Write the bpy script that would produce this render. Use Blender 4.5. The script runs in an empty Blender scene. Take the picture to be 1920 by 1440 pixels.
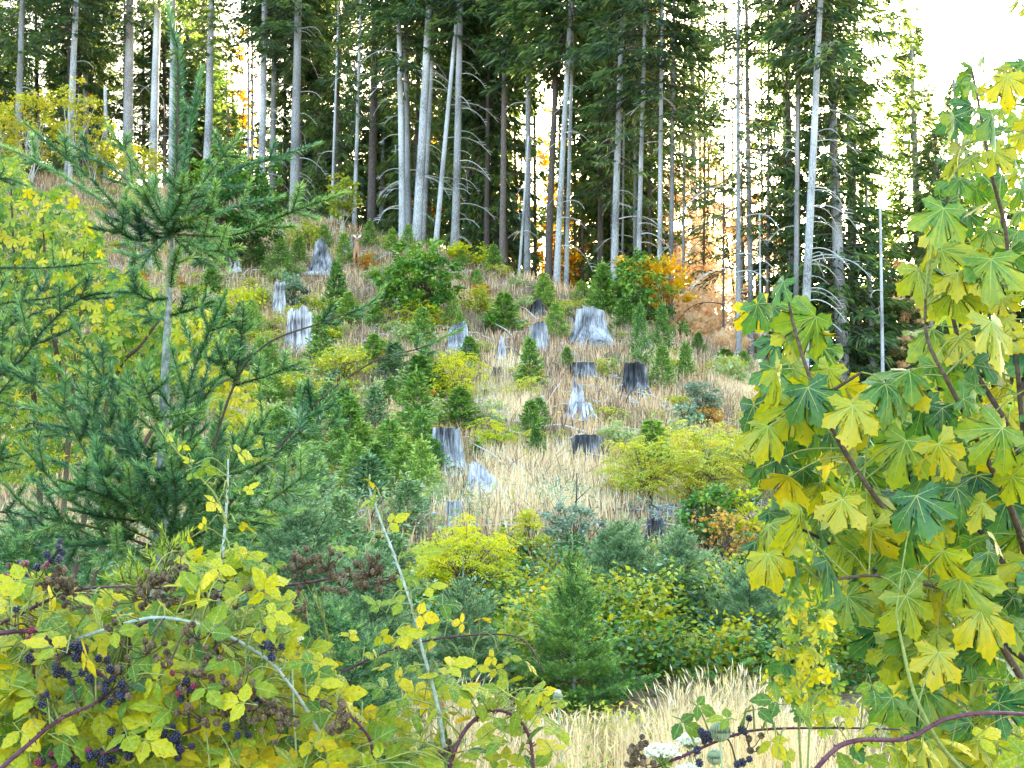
import bpy, math, random
import numpy as np
from mathutils import Vector, Matrix
R = math.radians
rng = np.random.default_rng(7)
random.seed(7)
scn = bpy.context.scene
COL = scn.collection

# ------------------------------------------------------------------ camera, sky, sun, exposure
EYE = 1.6
PITCH = R(6.0)
FPX = 960.0 / math.tan(R(22.5))
cam_d = bpy.data.cameras.new("camera")
cam = bpy.data.objects.new("camera", cam_d)
COL.objects.link(cam)
cam.location = (0, 0, EYE)
cam.rotation_euler = (R(90) + PITCH, 0, 0)
cam_d.sensor_width = 36
cam_d.lens = 18 / math.tan(R(22.5))
cam_d.clip_start = 0.05
cam_d.clip_end = 6000
scn.camera = cam

SUN_EL = R(6.6)
SUN_AZ = math.atan((1320 - 960) / FPX)          # to the right of straight ahead
world = bpy.data.worlds.new("World")
scn.world = world
world.use_nodes = True
wn = world.node_tree
bgn = wn.nodes["Background"]
sky = wn.nodes.new("ShaderNodeTexSky")
sky.sky_type = 'NISHITA'
sky.sun_disc = False
sky.sun_elevation = SUN_EL
sky.sun_rotation = SUN_AZ
sky.air_density = 0.8
sky.dust_density = 3.0
sky.ozone_density = 0.6
wn.links.new(sky.outputs[0], bgn.inputs[0])
bgn.inputs[1].default_value = 0.15
sun_d = bpy.data.lights.new("sun", 'SUN')
sun_d.energy = 4.6
sun_d.angle = R(0.5)
sun_d.color = (1.0, 0.74, 0.50)
sun = bpy.data.objects.new("sun", sun_d)
COL.objects.link(sun)
sd = Vector((math.sin(SUN_AZ) * math.cos(SUN_EL), math.cos(SUN_AZ) * math.cos(SUN_EL), math.sin(SUN_EL)))
sun.rotation_euler = sd.to_track_quat('Z', 'Y').to_euler()
sun.location = (20, 60, 40)
scn.view_settings.view_transform = 'Standard'
scn.view_settings.look = 'None'
scn.view_settings.gamma = 1
scn.view_settings.use_curve_mapping = False
scn.view_settings.exposure = 4.2
scn.render.engine = 'CYCLES'
cy = scn.cycles
cy.max_bounces = 6
cy.diffuse_bounces = 3
cy.glossy_bounces = 2
cy.transmission_bounces = 4
cy.transparent_max_bounces = 4
cy.sample_clamp_indirect = 10

# ------------------------------------------------------------------ projection helpers and terrain
def P(px, py, d):
    u = (px - 960) / FPX
    v = (720 - py) / FPX
    y = math.cos(PITCH) - v * math.sin(PITCH)
    z = math.sin(PITCH) + v * math.cos(PITCH)
    s = d / y
    return Vector((u * s, d, EYE + z * s))

CX = [-400, 0, 300, 550, 780, 1000, 1200, 1330, 1450, 1700, 1920, 2400]
CY = [300, 330, 350, 405, 458, 525, 590, 645, 705, 745, 765, 780]
CD = [76, 75, 74, 69, 62, 56, 52, 49, 46, 44, 43, 43]
ND = [-1e4, 0, 3.2, 6, 10, 15, 20]
NZ = [0, 0, 0, -.28, -.12, .5, 1.3]

def H(x, y):
    x = np.asarray(x, float); y = np.asarray(y, float)
    px = 960 + FPX * x / np.maximum(y, 2.0)
    px = np.clip(px, -400, 2400)
    cyv = np.interp(px, CX, CY); cd = np.interp(px, CX, CD)
    zc = EYE + cd * np.tan(PITCH + np.arctan((720 - cyv) / FPX))
    near = np.interp(y, ND, NZ)
    t = np.clip((y - 20) / (cd - 20), 0, 1)
    z = np.where(y < 20, near, 1.3 + (zc - 1.3) * t ** 1.28)
    over = np.maximum(y - cd, 0)
    drop = np.where(over < 4, over ** 2 * .03, .48 + (over - 4) * .24)
    z = np.where(y > cd, np.maximum(zc - drop, -6), z)
    amp = np.clip((y - 4) / 12, 0, 1)
    n = (np.sin(x * .9 + y * .35) * .07 + np.sin(x * .43 - y * .6 + 1.3) * .11 + np.sin(x * 1.9 + 2 * np.sin(y * .8)) * .05
         + np.sin(y * 1.7 + x * .3) * .04)
    return z + n * amp

def h(x, y):
    return float(H(x, y))

def G(px, py):
    """ground point seen at a pixel"""
    d = 5.0
    while d < 110:
        p = P(px, py, d)
        if p.z <= h(p.x, p.y):
            break
        d += .15
    p = P(px, py, d)
    return Vector((p.x, p.y, h(p.x, p.y)))

def GD(px, d):
    p = P(px, 720, d)
    return Vector((p.x, d, h(p.x, d)))

def m_per_px(d):
    return d / FPX

# ------------------------------------------------------------------ materials
def new_mat(name):
    m = bpy.data.materials.new(name)
    m.use_nodes = True
    nt = m.node_tree
    for n in list(nt.nodes):
        nt.nodes.remove(n)
    out = nt.nodes.new("ShaderNodeOutputMaterial")
    return m, nt, out

def ramp(nt, stops):
    r = nt.nodes.new("ShaderNodeValToRGB")
    e = r.color_ramp.elements
    while len(e) > 1:
        e.remove(e[-1])
    e[0].position = stops[0][0]; e[0].color = (*stops[0][1], 1)
    for p, c in stops[1:]:
        k = e.new(p); k.color = (*c, 1)
    return r

def leaf_mat(name, cols, trans=.4, tcol=1.6, rough=.45, spec=.5, objvar=.25, blotch=0, coat=0.0, spots=0, tb=.45):
    """blade colour by the per-vertex 'var' value and the object's own random number, part of the light passes through"""
    m, nt, out = new_mat(name)
    N, L = nt.nodes, nt.links
    at = N.new("ShaderNodeAttribute"); at.attribute_name = "var"
    oi = N.new("ShaderNodeObjectInfo")
    ma = N.new("ShaderNodeMath"); ma.operation = 'MULTIPLY_ADD'
    sub = N.new("ShaderNodeMath"); sub.operation = 'SUBTRACT'; sub.inputs[1].default_value = .5
    L.new(oi.outputs['Random'], sub.inputs[0])
    L.new(sub.outputs[0], ma.inputs[0]); ma.inputs[1].default_value = objvar * 2
    L.new(at.outputs['Fac'], ma.inputs[2])
    n = len(cols)
    rp = ramp(nt, [(i / (n - 1), c) for i, c in enumerate(cols)])
    fac = ma.outputs[0]
    if blotch:
        tc = N.new("ShaderNodeTexCoord"); nz = N.new("ShaderNodeTexNoise")
        nz.inputs['Scale'].default_value = blotch; nz.inputs['Detail'].default_value = 3
        L.new(tc.outputs['Object'], nz.inputs['Vector'])
        m2 = N.new("ShaderNodeMath"); m2.operation = 'MULTIPLY_ADD'; m2.inputs[1].default_value = .5
        s2 = N.new("ShaderNodeMath"); s2.operation = 'SUBTRACT'; s2.inputs[1].default_value = .5
        L.new(nz.outputs[0], s2.inputs[0]); L.new(s2.outputs[0], m2.inputs[0]); L.new(fac, m2.inputs[2])
        fac = m2.outputs[0]
    L.new(fac, rp.inputs[0])
    col = rp.outputs[0]
    if spots:
        ns = N.new("ShaderNodeTexNoise"); ns.inputs['Scale'].default_value = spots; ns.inputs['Detail'].default_value = 2
        tc3 = N.new("ShaderNodeTexCoord"); ad = N.new("ShaderNodeVectorMath"); ad.operation = 'ADD'
        L.new(tc3.outputs['Object'], ad.inputs[0]); L.new(oi.outputs['Random'], ad.inputs[1]); L.new(ad.outputs[0], ns.inputs['Vector'])
        sr = ramp(nt, [(.66, (0, 0, 0)), (.72, (1, 1, 1))]); L.new(ns.outputs[0], sr.inputs[0])
        sm = N.new("ShaderNodeMix"); sm.data_type = 'RGBA'; L.new(sr.outputs[0], sm.inputs[0]); L.new(col, sm.inputs[6]); sm.inputs[7].default_value = (.14, .07, .015, 1)
        col = sm.outputs[2]
    bs = N.new("ShaderNodeBsdfPrincipled")
    bs.inputs['Roughness'].default_value = rough
    bs.inputs['Specular IOR Level'].default_value = spec
    bs.inputs['Coat Weight'].default_value = coat
    bs.inputs['Coat Roughness'].default_value = .3
    L.new(col, bs.inputs['Base Color'])
    tr = N.new("ShaderNodeBsdfTranslucent")
    mx = N.new("ShaderNodeMix"); mx.data_type = 'RGBA'; mx.blend_type = 'MULTIPLY'; mx.inputs[0].default_value = 1
    L.new(col, mx.inputs[6]); mx.inputs[7].default_value = (tcol * 1.05, tcol, tcol * tb, 1)
    L.new(mx.outputs[2], tr.inputs[0])
    ms = N.new("ShaderNodeMixShader"); ms.inputs[0].default_value = trans
    L.new(bs.outputs[0], ms.inputs[1]); L.new(tr.outputs[0], ms.inputs[2])
    L.new(ms.outputs[0], out.inputs[0])
    return m

def wood_mat(name, cols, scale=(6, 6, 1), bump=.4, rough=.85, objvar=.15, nscale=3, patch=0):
    m, nt, out = new_mat(name)
    N, L = nt.nodes, nt.links
    tc = N.new("ShaderNodeTexCoord"); mp = N.new("ShaderNodeMapping")
    mp.inputs['Scale'].default_value = scale
    L.new(tc.outputs['Object'], mp.inputs[0])
    nz = N.new("ShaderNodeTexNoise"); nz.inputs['Scale'].default_value = nscale; nz.inputs['Detail'].default_value = 6
    nz.inputs['Roughness'].default_value = .65
    L.new(mp.outputs[0], nz.inputs['Vector'])
    oi = N.new("ShaderNodeObjectInfo")
    ma = N.new("ShaderNodeMath"); ma.operation = 'MULTIPLY_ADD'; ma.inputs[1].default_value = objvar
    sub = N.new("ShaderNodeMath"); sub.operation = 'SUBTRACT'; sub.inputs[1].default_value = .5
    src = nz.outputs[0]
    if patch:
        nb = N.new("ShaderNodeTexNoise"); nb.inputs['Scale'].default_value = patch; nb.inputs['Detail'].default_value = 2
        L.new(tc.outputs['Object'], nb.inputs['Vector'])
        m3 = N.new("ShaderNodeMath"); m3.operation = 'MULTIPLY_ADD'; m3.inputs[1].default_value = .9; m3.inputs[2].default_value = -.45
        L.new(nb.outputs[0], m3.inputs[0])
        m4 = N.new("ShaderNodeMath"); m4.operation = 'ADD'; L.new(m3.outputs[0], m4.inputs[0]); L.new(nz.outputs[0], m4.inputs[1])
        src = m4.outputs[0]
    L.new(oi.outputs['Random'], sub.inputs[0]); L.new(sub.outputs[0], ma.inputs[0]); L.new(src, ma.inputs[2])
    n = len(cols)
    rp = ramp(nt, [(.28 + .44 * i / (n - 1), c) for i, c in enumerate(cols)])
    L.new(ma.outputs[0], rp.inputs[0])
    bs = N.new("ShaderNodeBsdfPrincipled"); bs.inputs['Roughness'].default_value = rough
    bs.inputs['Specular IOR Level'].default_value = .25
    L.new(rp.outputs[0], bs.inputs['Base Color'])
    bp = N.new("ShaderNodeBump"); bp.inputs['Strength'].default_value = bump; bp.inputs['Distance'].default_value = .05
    L.new(nz.outputs[0], bp.inputs['Height']); L.new(bp.outputs[0], bs.inputs['Normal'])
    L.new(bs.outputs[0], out.inputs[0])
    return m

def plain_mat(name, col, rough=.6, spec=.4, trans=0):
    return leaf_mat(name, [tuple(c * .8 for c in col), col, tuple(min(1, c * 1.2) for c in col)], trans=trans, tcol=1.1, rough=rough, spec=spec)

M = {}
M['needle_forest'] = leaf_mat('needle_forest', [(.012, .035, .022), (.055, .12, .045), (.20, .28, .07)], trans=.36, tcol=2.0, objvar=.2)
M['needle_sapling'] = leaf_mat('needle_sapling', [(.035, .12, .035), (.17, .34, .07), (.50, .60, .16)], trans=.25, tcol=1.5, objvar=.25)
M['needle_fir'] = leaf_mat('needle_fir', [(.010, .06, .035), (.085, .24, .085), (.34, .50, .14)], trans=.2, tcol=1.5, objvar=.18, rough=.35)
M['needle_blue'] = leaf_mat('needle_blue', [(.03, .10, .045), (.19, .34, .15), (.46, .58, .28)], trans=.2, tcol=1.3, objvar=.2)
M['maple_leaf'] = leaf_mat('maple_leaf', [(.014, .085, .03), (.07, .19, .02), (.26, .30, .007), (.47, .37, .005)], trans=.40, tcol=1.35, rough=.38, spec=.45, objvar=.42, blotch=5, coat=.03, spots=9)
M['maple_vein'] = plain_mat('maple_vein', (.36, .44, .10), trans=.3)
M['maple_small'] = leaf_mat('maple_small', [(.015, .07, .02), (.07, .18, .02), (.28, .35, .012), (.55, .44, .008)], trans=.45, tcol=1.4, objvar=.3)
M['maple_yellow'] = leaf_mat('maple_yellow', [(.2, .28, .01), (.42, .40, .01), (.55, .42, .005)], trans=.45, tcol=1.3, objvar=.2)
M['maple_dark'] = leaf_mat('maple_dark', [(.012, .065, .02), (.07, .22, .035), (.32, .46, .05)], trans=.28, tcol=1.3, objvar=.1)
M['bramble_leaf'] = leaf_mat('bramble_leaf', [(.03, .11, .018), (.15, .23, .010), (.36, .36, .005), (.56, .42, .005)], trans=.30, tcol=1.3, rough=.5, spec=.3, objvar=.38, blotch=6, coat=0, spots=10)
M['bramble_vein'] = plain_mat('bramble_vein', (.42, .46, .12), trans=.3)
M['shrub_yellow'] = leaf_mat('shrub_yellow', [(.2, .32, .015), (.5, .54, .012), (.68, .58, .012)], trans=.42, tcol=1.3, objvar=.1)
M['shrub_olive'] = leaf_mat('shrub_olive', [(.14, .24, .045), (.42, .46, .05), (.68, .56, .05)], trans=.4, tcol=1.3, objvar=.2)
M['shrub_orange'] = leaf_mat('shrub_orange', [(.42, .36, .01), (.80, .52, .01), (.85, .42, .01)], trans=.45, tcol=1.3, objvar=.1)
M['leaf_peach_glow'] = leaf_mat('leaf_peach_glow', [(.85, .58, .36), (.92, .74, .52), (.95, .86, .70)], trans=.7, tcol=1.15, objvar=.1, tb=.9)  # peach glow of the low sun put into the leaf colour
M['shrub_grey'] = leaf_mat('shrub_grey', [(.09, .16, .10), (.2, .28, .2), (.35, .42, .34)], trans=.3, tcol=1.2, objvar=.1)
M['shrub_rust'] = leaf_mat('shrub_rust', [(.18, .14, .03), (.5, .22, .03), (.62, .40, .06)], trans=.4, tcol=1.2, objvar=.2)
M['weed_pale'] = leaf_mat('weed_pale', [(.18, .28, .12), (.36, .46, .2), (.55, .58, .28)], trans=.4, tcol=1.2, objvar=0)
M['weed_yellow'] = leaf_mat('weed_yellow', [(.35, .38, .04), (.62, .56, .05), (.75, .5, .08)], trans=.4, tcol=1.2, objvar=0)
M['weed_teal'] = leaf_mat('weed_teal', [(.08, .2, .13), (.2, .36, .24), (.38, .5, .36)], trans=.35, tcol=1.2, objvar=0)
M['straw'] = leaf_mat('straw', [(.34, .22, .12), (.78, .62, .42), (.88, .79, .66)], trans=.35, tcol=1.1, objvar=.0, rough=.6, spec=.2)
M['straw_pink'] = leaf_mat('straw_pink', [(.24, .14, .08), (.68, .45, .28), (.86, .68, .50)], trans=.35, tcol=1.1, objvar=.0, rough=.6, spec=.2)
M['heather'] = leaf_mat('heather', [(.08, .055, .055), (.27, .19, .16), (.44, .38, .20)], trans=.3, tcol=1.1, objvar=.0, rough=.7, spec=.2)
M['bark_pale'] = wood_mat('bark_pale', [(.12, .12, .12), (.36, .37, .38), (.56, .58, .60)], scale=(5, 5, 2.2), nscale=4, patch=.35, objvar=.12)
M['bark_grey'] = wood_mat('bark_grey', [(.07, .07, .07), (.22, .22, .22), (.36, .36, .37)], scale=(5, 5, 2.0), nscale=4, patch=.35, objvar=.15)
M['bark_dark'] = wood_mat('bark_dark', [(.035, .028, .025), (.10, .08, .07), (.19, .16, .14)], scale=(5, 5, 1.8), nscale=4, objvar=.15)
M['bark_young'] = wood_mat('bark_young', [(.05, .06, .045), (.15, .17, .14), (.34, .36, .32)], scale=(18, 18, 14), nscale=3, bump=.2)
M['twig_brown'] = wood_mat('twig_brown', [(.03, .02, .015), (.075, .05, .035), (.14, .10, .07)], scale=(30, 30, 30), nscale=3, bump=.1)
M['twig_green'] = wood_mat('twig_green', [(.12, .15, .04), (.22, .26, .07), (.3, .34, .1)], scale=(30, 30, 30), nscale=3, bump=.1)
M['twig_pale'] = wood_mat('twig_pale', [(.30, .30, .28), (.5, .5, .47), (.6, .6, .58)], scale=(10, 10, 10), nscale=3, bump=.1)
M['cane_pale'] = wood_mat('cane_pale', [(.18, .22, .17), (.33, .38, .32), (.48, .52, .46)], scale=(30, 30, 30), nscale=3, bump=.1, rough=.6)
M['cane_purple'] = wood_mat('cane_purple', [(.035, .012, .02), (.08, .025, .04), (.15, .06, .07)], scale=(30, 30, 30), nscale=3, bump=.1, rough=.5)
M['wood_weathered'] = wood_mat('wood_weathered', [(.025, .025, .03), (.24, .25, .28), (.52, .54, .58)], scale=(12, 12, .6), nscale=2.2, patch=1.6, bump=.8, objvar=.1)
M['wood_white'] = wood_mat('wood_white', [(.07, .055, .06), (.42, .42, .45), (.72, .72, .76)], scale=(13, 13, .65), nscale=2.2, patch=1.6, bump=.8, objvar=.05)
M['wood_charred'] = wood_mat('wood_charred', [(.012, .013, .016), (.06, .065, .075), (.30, .31, .34)], scale=(9, 9, .6), nscale=2.2, patch=1.6, bump=.9, objvar=.1)
M['wood_red'] = wood_mat('wood_red', [(.12, .03, .02), (.25, .08, .05), (.35, .16, .1)], scale=(8, 8, 1), nscale=2.2, bump=.6)
M['berry_ripe'] = leaf_mat('berry_ripe', [(.006, .007, .02), (.012, .014, .04), (.02, .022, .06)], trans=0, rough=.22, spec=.6, objvar=.2)
M['berry_red'] = leaf_mat('berry_red', [(.16, .012, .03), (.24, .02, .05), (.12, .02, .04)], trans=0, rough=.25, spec=.6, objvar=.2)
M['berry_dry'] = leaf_mat('berry_dry', [(.05, .035, .018), (.13, .09, .05), (.24, .17, .10)], trans=0, rough=.7, spec=.2, objvar=.3)
M['petal'] = plain_mat('petal', (.82, .84, .82), trans=.3)
M['umbel_green'] = plain_mat('umbel_green', (.42, .5, .3), trans=.25)
M['deer_coat'] = wood_mat('deer_coat', [(.26, .14, .08), (.42, .25, .15), (.52, .34, .22)], scale=(9, 9, 9), nscale=3, bump=.2)
M['deer_pale'] = plain_mat('deer_pale', (.72, .58, .48))
M['deer_dark'] = plain_mat('deer_dark', (.02, .015, .012), rough=.3)

# ground material
gm, nt, out = new_mat('soil_and_litter')
N, L = nt.nodes, nt.links
tc = N.new("ShaderNodeTexCoord")
n1 = N.new("ShaderNodeTexNoise"); n1.inputs['Scale'].default_value = .5; n1.inputs['Detail'].default_value = 8
n2 = N.new("ShaderNodeTexNoise"); n2.inputs['Scale'].default_value = 9; n2.inputs['Detail'].default_value = 8
L.new(tc.outputs['Object'], n1.inputs['Vector']); L.new(tc.outputs['Object'], n2.inputs['Vector'])
mx = N.new("ShaderNodeMath"); mx.operation = 'ADD'; L.new(n1.outputs[0], mx.inputs[0]); L.new(n2.outputs[0], mx.inputs[1])
hf = N.new("ShaderNodeMath"); hf.operation = 'MULTIPLY'; hf.inputs[1].default_value = .5; L.new(mx.outputs[0], hf.inputs[0])
rp = ramp(nt, [(.33, (.09, .06, .035)), (.45, (.24, .16, .09)), (.55, (.34, .25, .15)), (.68, (.16, .16, .06))])
L.new(hf.outputs[0], rp.inputs[0])
bs = N.new("ShaderNodeBsdfPrincipled"); bs.inputs['Roughness'].default_value = .95; bs.inputs['Specular IOR Level'].default_value = .1
L.new(rp.outputs[0], bs.inputs['Base Color'])
bp = N.new("ShaderNodeBump"); bp.inputs['Strength'].default_value = .8; bp.inputs['Distance'].default_value = .15
L.new(n2.outputs[0], bp.inputs['Height']); L.new(bp.outputs[0], bs.inputs['Normal'])
L.new(bs.outputs[0], out.inputs[0])
M['ground'] = gm

# ------------------------------------------------------------------ mesh accumulator
class Geo:
    def __init__(s):
        s.V = []; s.F = []; s.A = []; s.m = []; s.sm = []; s.n = 0
    def add(s, V, F, var=.5, mat=0, smooth=False):
        V = np.asarray(V, float).reshape(-1, 3); F = np.asarray(F, int).reshape(-1, 3)
        if len(V) == 0 or len(F) == 0:
            return
        s.V.append(V); s.F.append(F + s.n); s.n += len(V)
        s.A.append(np.broadcast_to(np.asarray(var, float), (len(V),)).copy())
        s.m.append(np.full(len(F), mat)); s.sm.append(np.full(len(F), smooth))
    def mesh(s, name, mats):
        V = np.concatenate(s.V); F = np.concatenate(s.F)
        me = bpy.data.meshes.new(name)
        me.vertices.add(len(V)); me.vertices.foreach_set('co', V.astype(np.float32).ravel())
        me.loops.add(F.size); me.loops.foreach_set('vertex_index', F.astype(np.int32).ravel())
        me.polygons.add(len(F)); me.polygons.foreach_set('loop_start', np.arange(0, F.size, 3, dtype=np.int32))
        me.polygons.foreach_set('material_index', np.concatenate(s.m).astype(np.int32))
        me.polygons.foreach_set('use_smooth', np.concatenate(s.sm))
        a = me.attributes.new('var', 'FLOAT', 'POINT'); a.data.foreach_set('value', np.concatenate(s.A).astype(np.float32))
        for k in mats:
            me.materials.append(M[k])
        me.update(calc_edges=True)
        return me

def nrm(v):
    v = np.asarray(v, float)
    return v / np.maximum(np.linalg.norm(v, axis=-1, keepdims=True), 1e-9)

def tube(g, pts, rad, k=5, var=.5, mat=0, smooth=True, cap=False):
    pts = np.array([tuple(p) for p in pts], float); n = len(pts)
    rad = np.broadcast_to(np.asarray(rad, float), (n,))
    t = nrm(np.gradient(pts, axis=0))
    ref = np.array([0, 0, 1.]) if abs(t[0, 2]) < .9 else np.array([1., 0, 0])
    a = nrm(np.cross(t, ref)); b = np.cross(t, a)
    ang = np.arange(k) * 2 * np.pi / k
    V = pts[:, None] + rad[:, None, None] * (np.cos(ang)[None, :, None] * a[:, None] + np.sin(ang)[None, :, None] * b[:, None])
    V = V.reshape(-1, 3); F = []
    for i in range(n - 1):
        for j in range(k):
            p, q = i * k + j, i * k + (j + 1) % k
            F += [(p, q, q + k), (p, q + k, p + k)]
    if cap:
        V = np.vstack([V, pts[-1:]]); c = len(V) - 1
        F += [((n - 1) * k + j, (n - 1) * k + (j + 1) % k, c) for j in range(k)]
    g.add(V, F, var, mat, smooth)

def catmull(pts, n=6):
    pts = np.array([tuple(p) for p in pts], float)
    if len(pts) == 2:
        return pts[0] + (pts[1] - pts[0]) * np.linspace(0, 1, n + 1)[:, None]
    Q = np.vstack([2 * pts[0] - pts[1], pts, 2 * pts[-1] - pts[-2]]); o = []
    for i in range(1, len(Q) - 2):
        p0, p1, p2, p3 = Q[i - 1:i + 3]
        for t in np.linspace(0, 1, n, endpoint=False):
            o.append(.5 * (2 * p1 + (p2 - p0) * t + (2 * p0 - 5 * p1 + 4 * p2 - p3) * t ** 2 + (3 * p1 - p0 - 3 * p2 + p3) * t ** 3))
    o.append(Q[-2])
    return np.array(o)

def needles(g, pts, f0, dens, ln, wd, r, up=(0, 0, 1), spread=R(58), base=.4, fanout=1.0):
    """needles round the outer part of a shoot"""
    pts = np.asarray(pts, float)
    seg = np.linalg.norm(np.diff(pts, axis=0), axis=1); s = np.concatenate([[0], np.cumsum(seg)]); T = s[-1]
    n = max(3, int(dens * T * (1 - f0)))
    q = T * (f0 + (1 - f0) * np.sort(r.random(n)))
    C = np.stack([np.interp(q, s, pts[:, i]) for i in range(3)], 1)
    D = nrm(np.stack([np.interp(q + .01 * T, s, pts[:, i]) - np.interp(q - .03 * T, s, pts[:, i]) for i in range(3)], 1))
    up = np.asarray(up, float)
    a = nrm(np.cross(D, np.broadcast_to(up, D.shape) + r.normal(0, .02, D.shape))); b = np.cross(a, D)
    th = r.random(n) * 2 * np.pi
    side = nrm(np.cos(th)[:, None] * a * fanout + np.sin(th)[:, None] * b * (.65 if fanout > 1 else 1) + b * .15)
    el = spread * r.uniform(.65, 1.1, n) * np.clip(1.15 - .75 * np.clip((q / T - .8) / .2, 0, 1), .3, 1)
    W = nrm(D * np.cos(el)[:, None] + side * np.sin(el)[:, None])
    l = ln * r.uniform(.75, 1.15, n)[:, None]
    wv = nrm(np.cross(W, r.normal(0, 1, W.shape))) * wd * .5
    V = np.stack([C - wv, C + wv, C + W * l], 1).reshape(-1, 3)
    tipv = np.clip((q / T - .85) * 3, 0, .35)
    var = np.repeat(np.clip(base + r.normal(0, .17, n) + tipv, 0, 1), 3)
    g.add(V, np.arange(3 * n).reshape(-1, 3), var)

def sprays(g, B, D, L, W, var, r, droop=.15, mat=0):
    """flat pointed tufts (two triangles each) at B along D"""
    B = np.asarray(B); D = nrm(D); n = len(B)
    L = np.broadcast_to(L, (n,))[:, None]; W = np.broadcast_to(W, (n,))[:, None]
    s = nrm(np.cross(D, np.array([0, 0, 1.]) + r.normal(0, .55, (n, 3))))
    mid = B + D * L * .45
    tip = B + D * L - np.array([0, 0, 1.]) * L * droop
    V = np.stack([B, mid + s * W * .5, tip, mid - s * W * .5], 1).reshape(-1, 3)
    i = np.arange(n)[:, None] * 4
    F = np.concatenate([i + [0, 1, 2], i + [0, 2, 3]], 0)
    g.add(V, F, np.repeat(np.broadcast_to(var, (n,)), 4), mat)

# ------------------------------------------------------------------ objects
def tag(o, label=None, cat=None, group=None, kind=None):
    if label: o['label'] = label
    if cat: o['category'] = cat
    if group: o['group'] = group
    if kind: o['kind'] = kind
    return o

def empty(name, loc, label, cat, group=None, rz=0):
    o = bpy.data.objects.new(name, None); o.empty_display_size = .2
    COL.objects.link(o); o.location = loc; o.rotation_euler = (0, 0, rz)
    return tag(o, label, cat, group)

def put(name, me, parent=None, world=True):
    """link a mesh object; with world=True its coordinates are world ones although it is parented"""
    o = bpy.data.objects.new(name, me); COL.objects.link(o)
    if parent is not None:
        o.parent = parent
        if world:
            o.matrix_parent_inverse = Matrix.LocRotScale(parent.location, parent.rotation_euler, parent.scale).inverted()
    return o

def basis(x, z, loc, s=1.0):
    x = Vector(x).normalized(); z = Vector(z); z = (z - x * z.dot(x))
    if z.length < 1e-4: z = x.orthogonal()
    z.normalize(); y = z.cross(x)
    return Matrix(((x.x * s, y.x * s, z.x * s, loc[0]), (x.y * s, y.y * s, z.y * s, loc[1]), (x.z * s, y.z * s, z.z * s, loc[2]), (0, 0, 0, 1)))

# ------------------------------------------------------------------ ground
xs = np.concatenate([[-3500, -1500, -600, -250, -130], np.arange(-90, 90.1, .9), [130, 250, 600, 1500, 3500]])
ys = np.concatenate([[-3500, -1200, -400, -120, -40, -15], np.arange(-5, 130, .8), [145, 180, 250, 400, 900, 1800, 4000]])
X, Y = np.meshgrid(xs, ys)
Z = H(X, Y)
nx, ny = len(xs), len(ys)
idx = np.arange(nx * ny).reshape(ny, nx)
a, b, c, d_ = idx[:-1, :-1].ravel(), idx[:-1, 1:].ravel(), idx[1:, 1:].ravel(), idx[1:, :-1].ravel()
g = Geo()
g.add(np.stack([X.ravel(), Y.ravel(), Z.ravel()], 1), np.concatenate([np.stack([a, b, c], 1), np.stack([a, c, d_], 1)]), .5, 0, True)
tag(put('ground', g.mesh('ground', ['ground'])), 'dry brown hillside soil rising to a ridge under the forest', None, None, 'structure')

# ------------------------------------------------------------------ tall conifers
def crown_mesh(name, Ht, h0, Lmax, nb, r, mat='needle_forest', shape=.75, per=42, sz=.34, droop=.35):
    g = Geo(); wood = Geo()
    for i in range(nb):
        t = (i + r.random()) / nb
        t = t ** .92
        z = h0 + (Ht - h0) * t
        L = Lmax * ((1 - t) ** shape) * r.uniform(.55, 1.15) + .15
        if t < .12: L *= r.uniform(.35, 1.0)
        az = r.random() * 2 * np.pi
        el = np.interp(t, [0, .5, 1], [-.25, .02, .7]) + r.normal(0, .12)
        dx = np.array([math.cos(az), math.sin(az), 0])
        s = np.linspace(0, 1, 6)
        pts = np.array([0, 0, z]) + dx * (L * s * math.cos(el))[:, None] + np.array([0, 0, 1.]) * (L * (s * math.sin(el) - droop * s ** 2 * (.8 if t < .8 else .1) + .22 * s ** 4))[:, None]
        tube(g, pts, np.linspace(.028, .008, 6) * (.5 + L / Lmax), 3, .5, 1)
        n = max(8, int(per * 1.5 * L / Lmax))
        q = .18 + .82 * r.random(n) ** .8
        C = np.stack([np.interp(q, s, pts[:, k]) for k in range(3)], 1)
        sg = np.where(r.random(n) < .5, -1, 1)
        side = np.array([-math.sin(az), math.cos(az), 0])
        off = (r.random(n) ** 1.0) * .34 * L * (1 - q * .65)
        D = dx * .75 + side * sg[:, None] * r.uniform(.3, 1.1, n)[:, None] + np.array([0, 0, 1.]) * r.normal(-.28, .3, n)[:, None]
        C = C + side * (sg * off)[:, None] + dx * (off * .5)[:, None] - np.array([0, 0, 1.]) * (off * .3)[:, None]
        l = sz * r.uniform(.55, 1.35, n)
        v = np.clip(.30 + .25 * q + r.normal(0, .22, n) + r.normal(0, .08), 0, 1)
        sprays(g, C, D, l, l * .2, v, r, .25)
    return g.mesh(name, [mat, 'bark_dark'])

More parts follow.
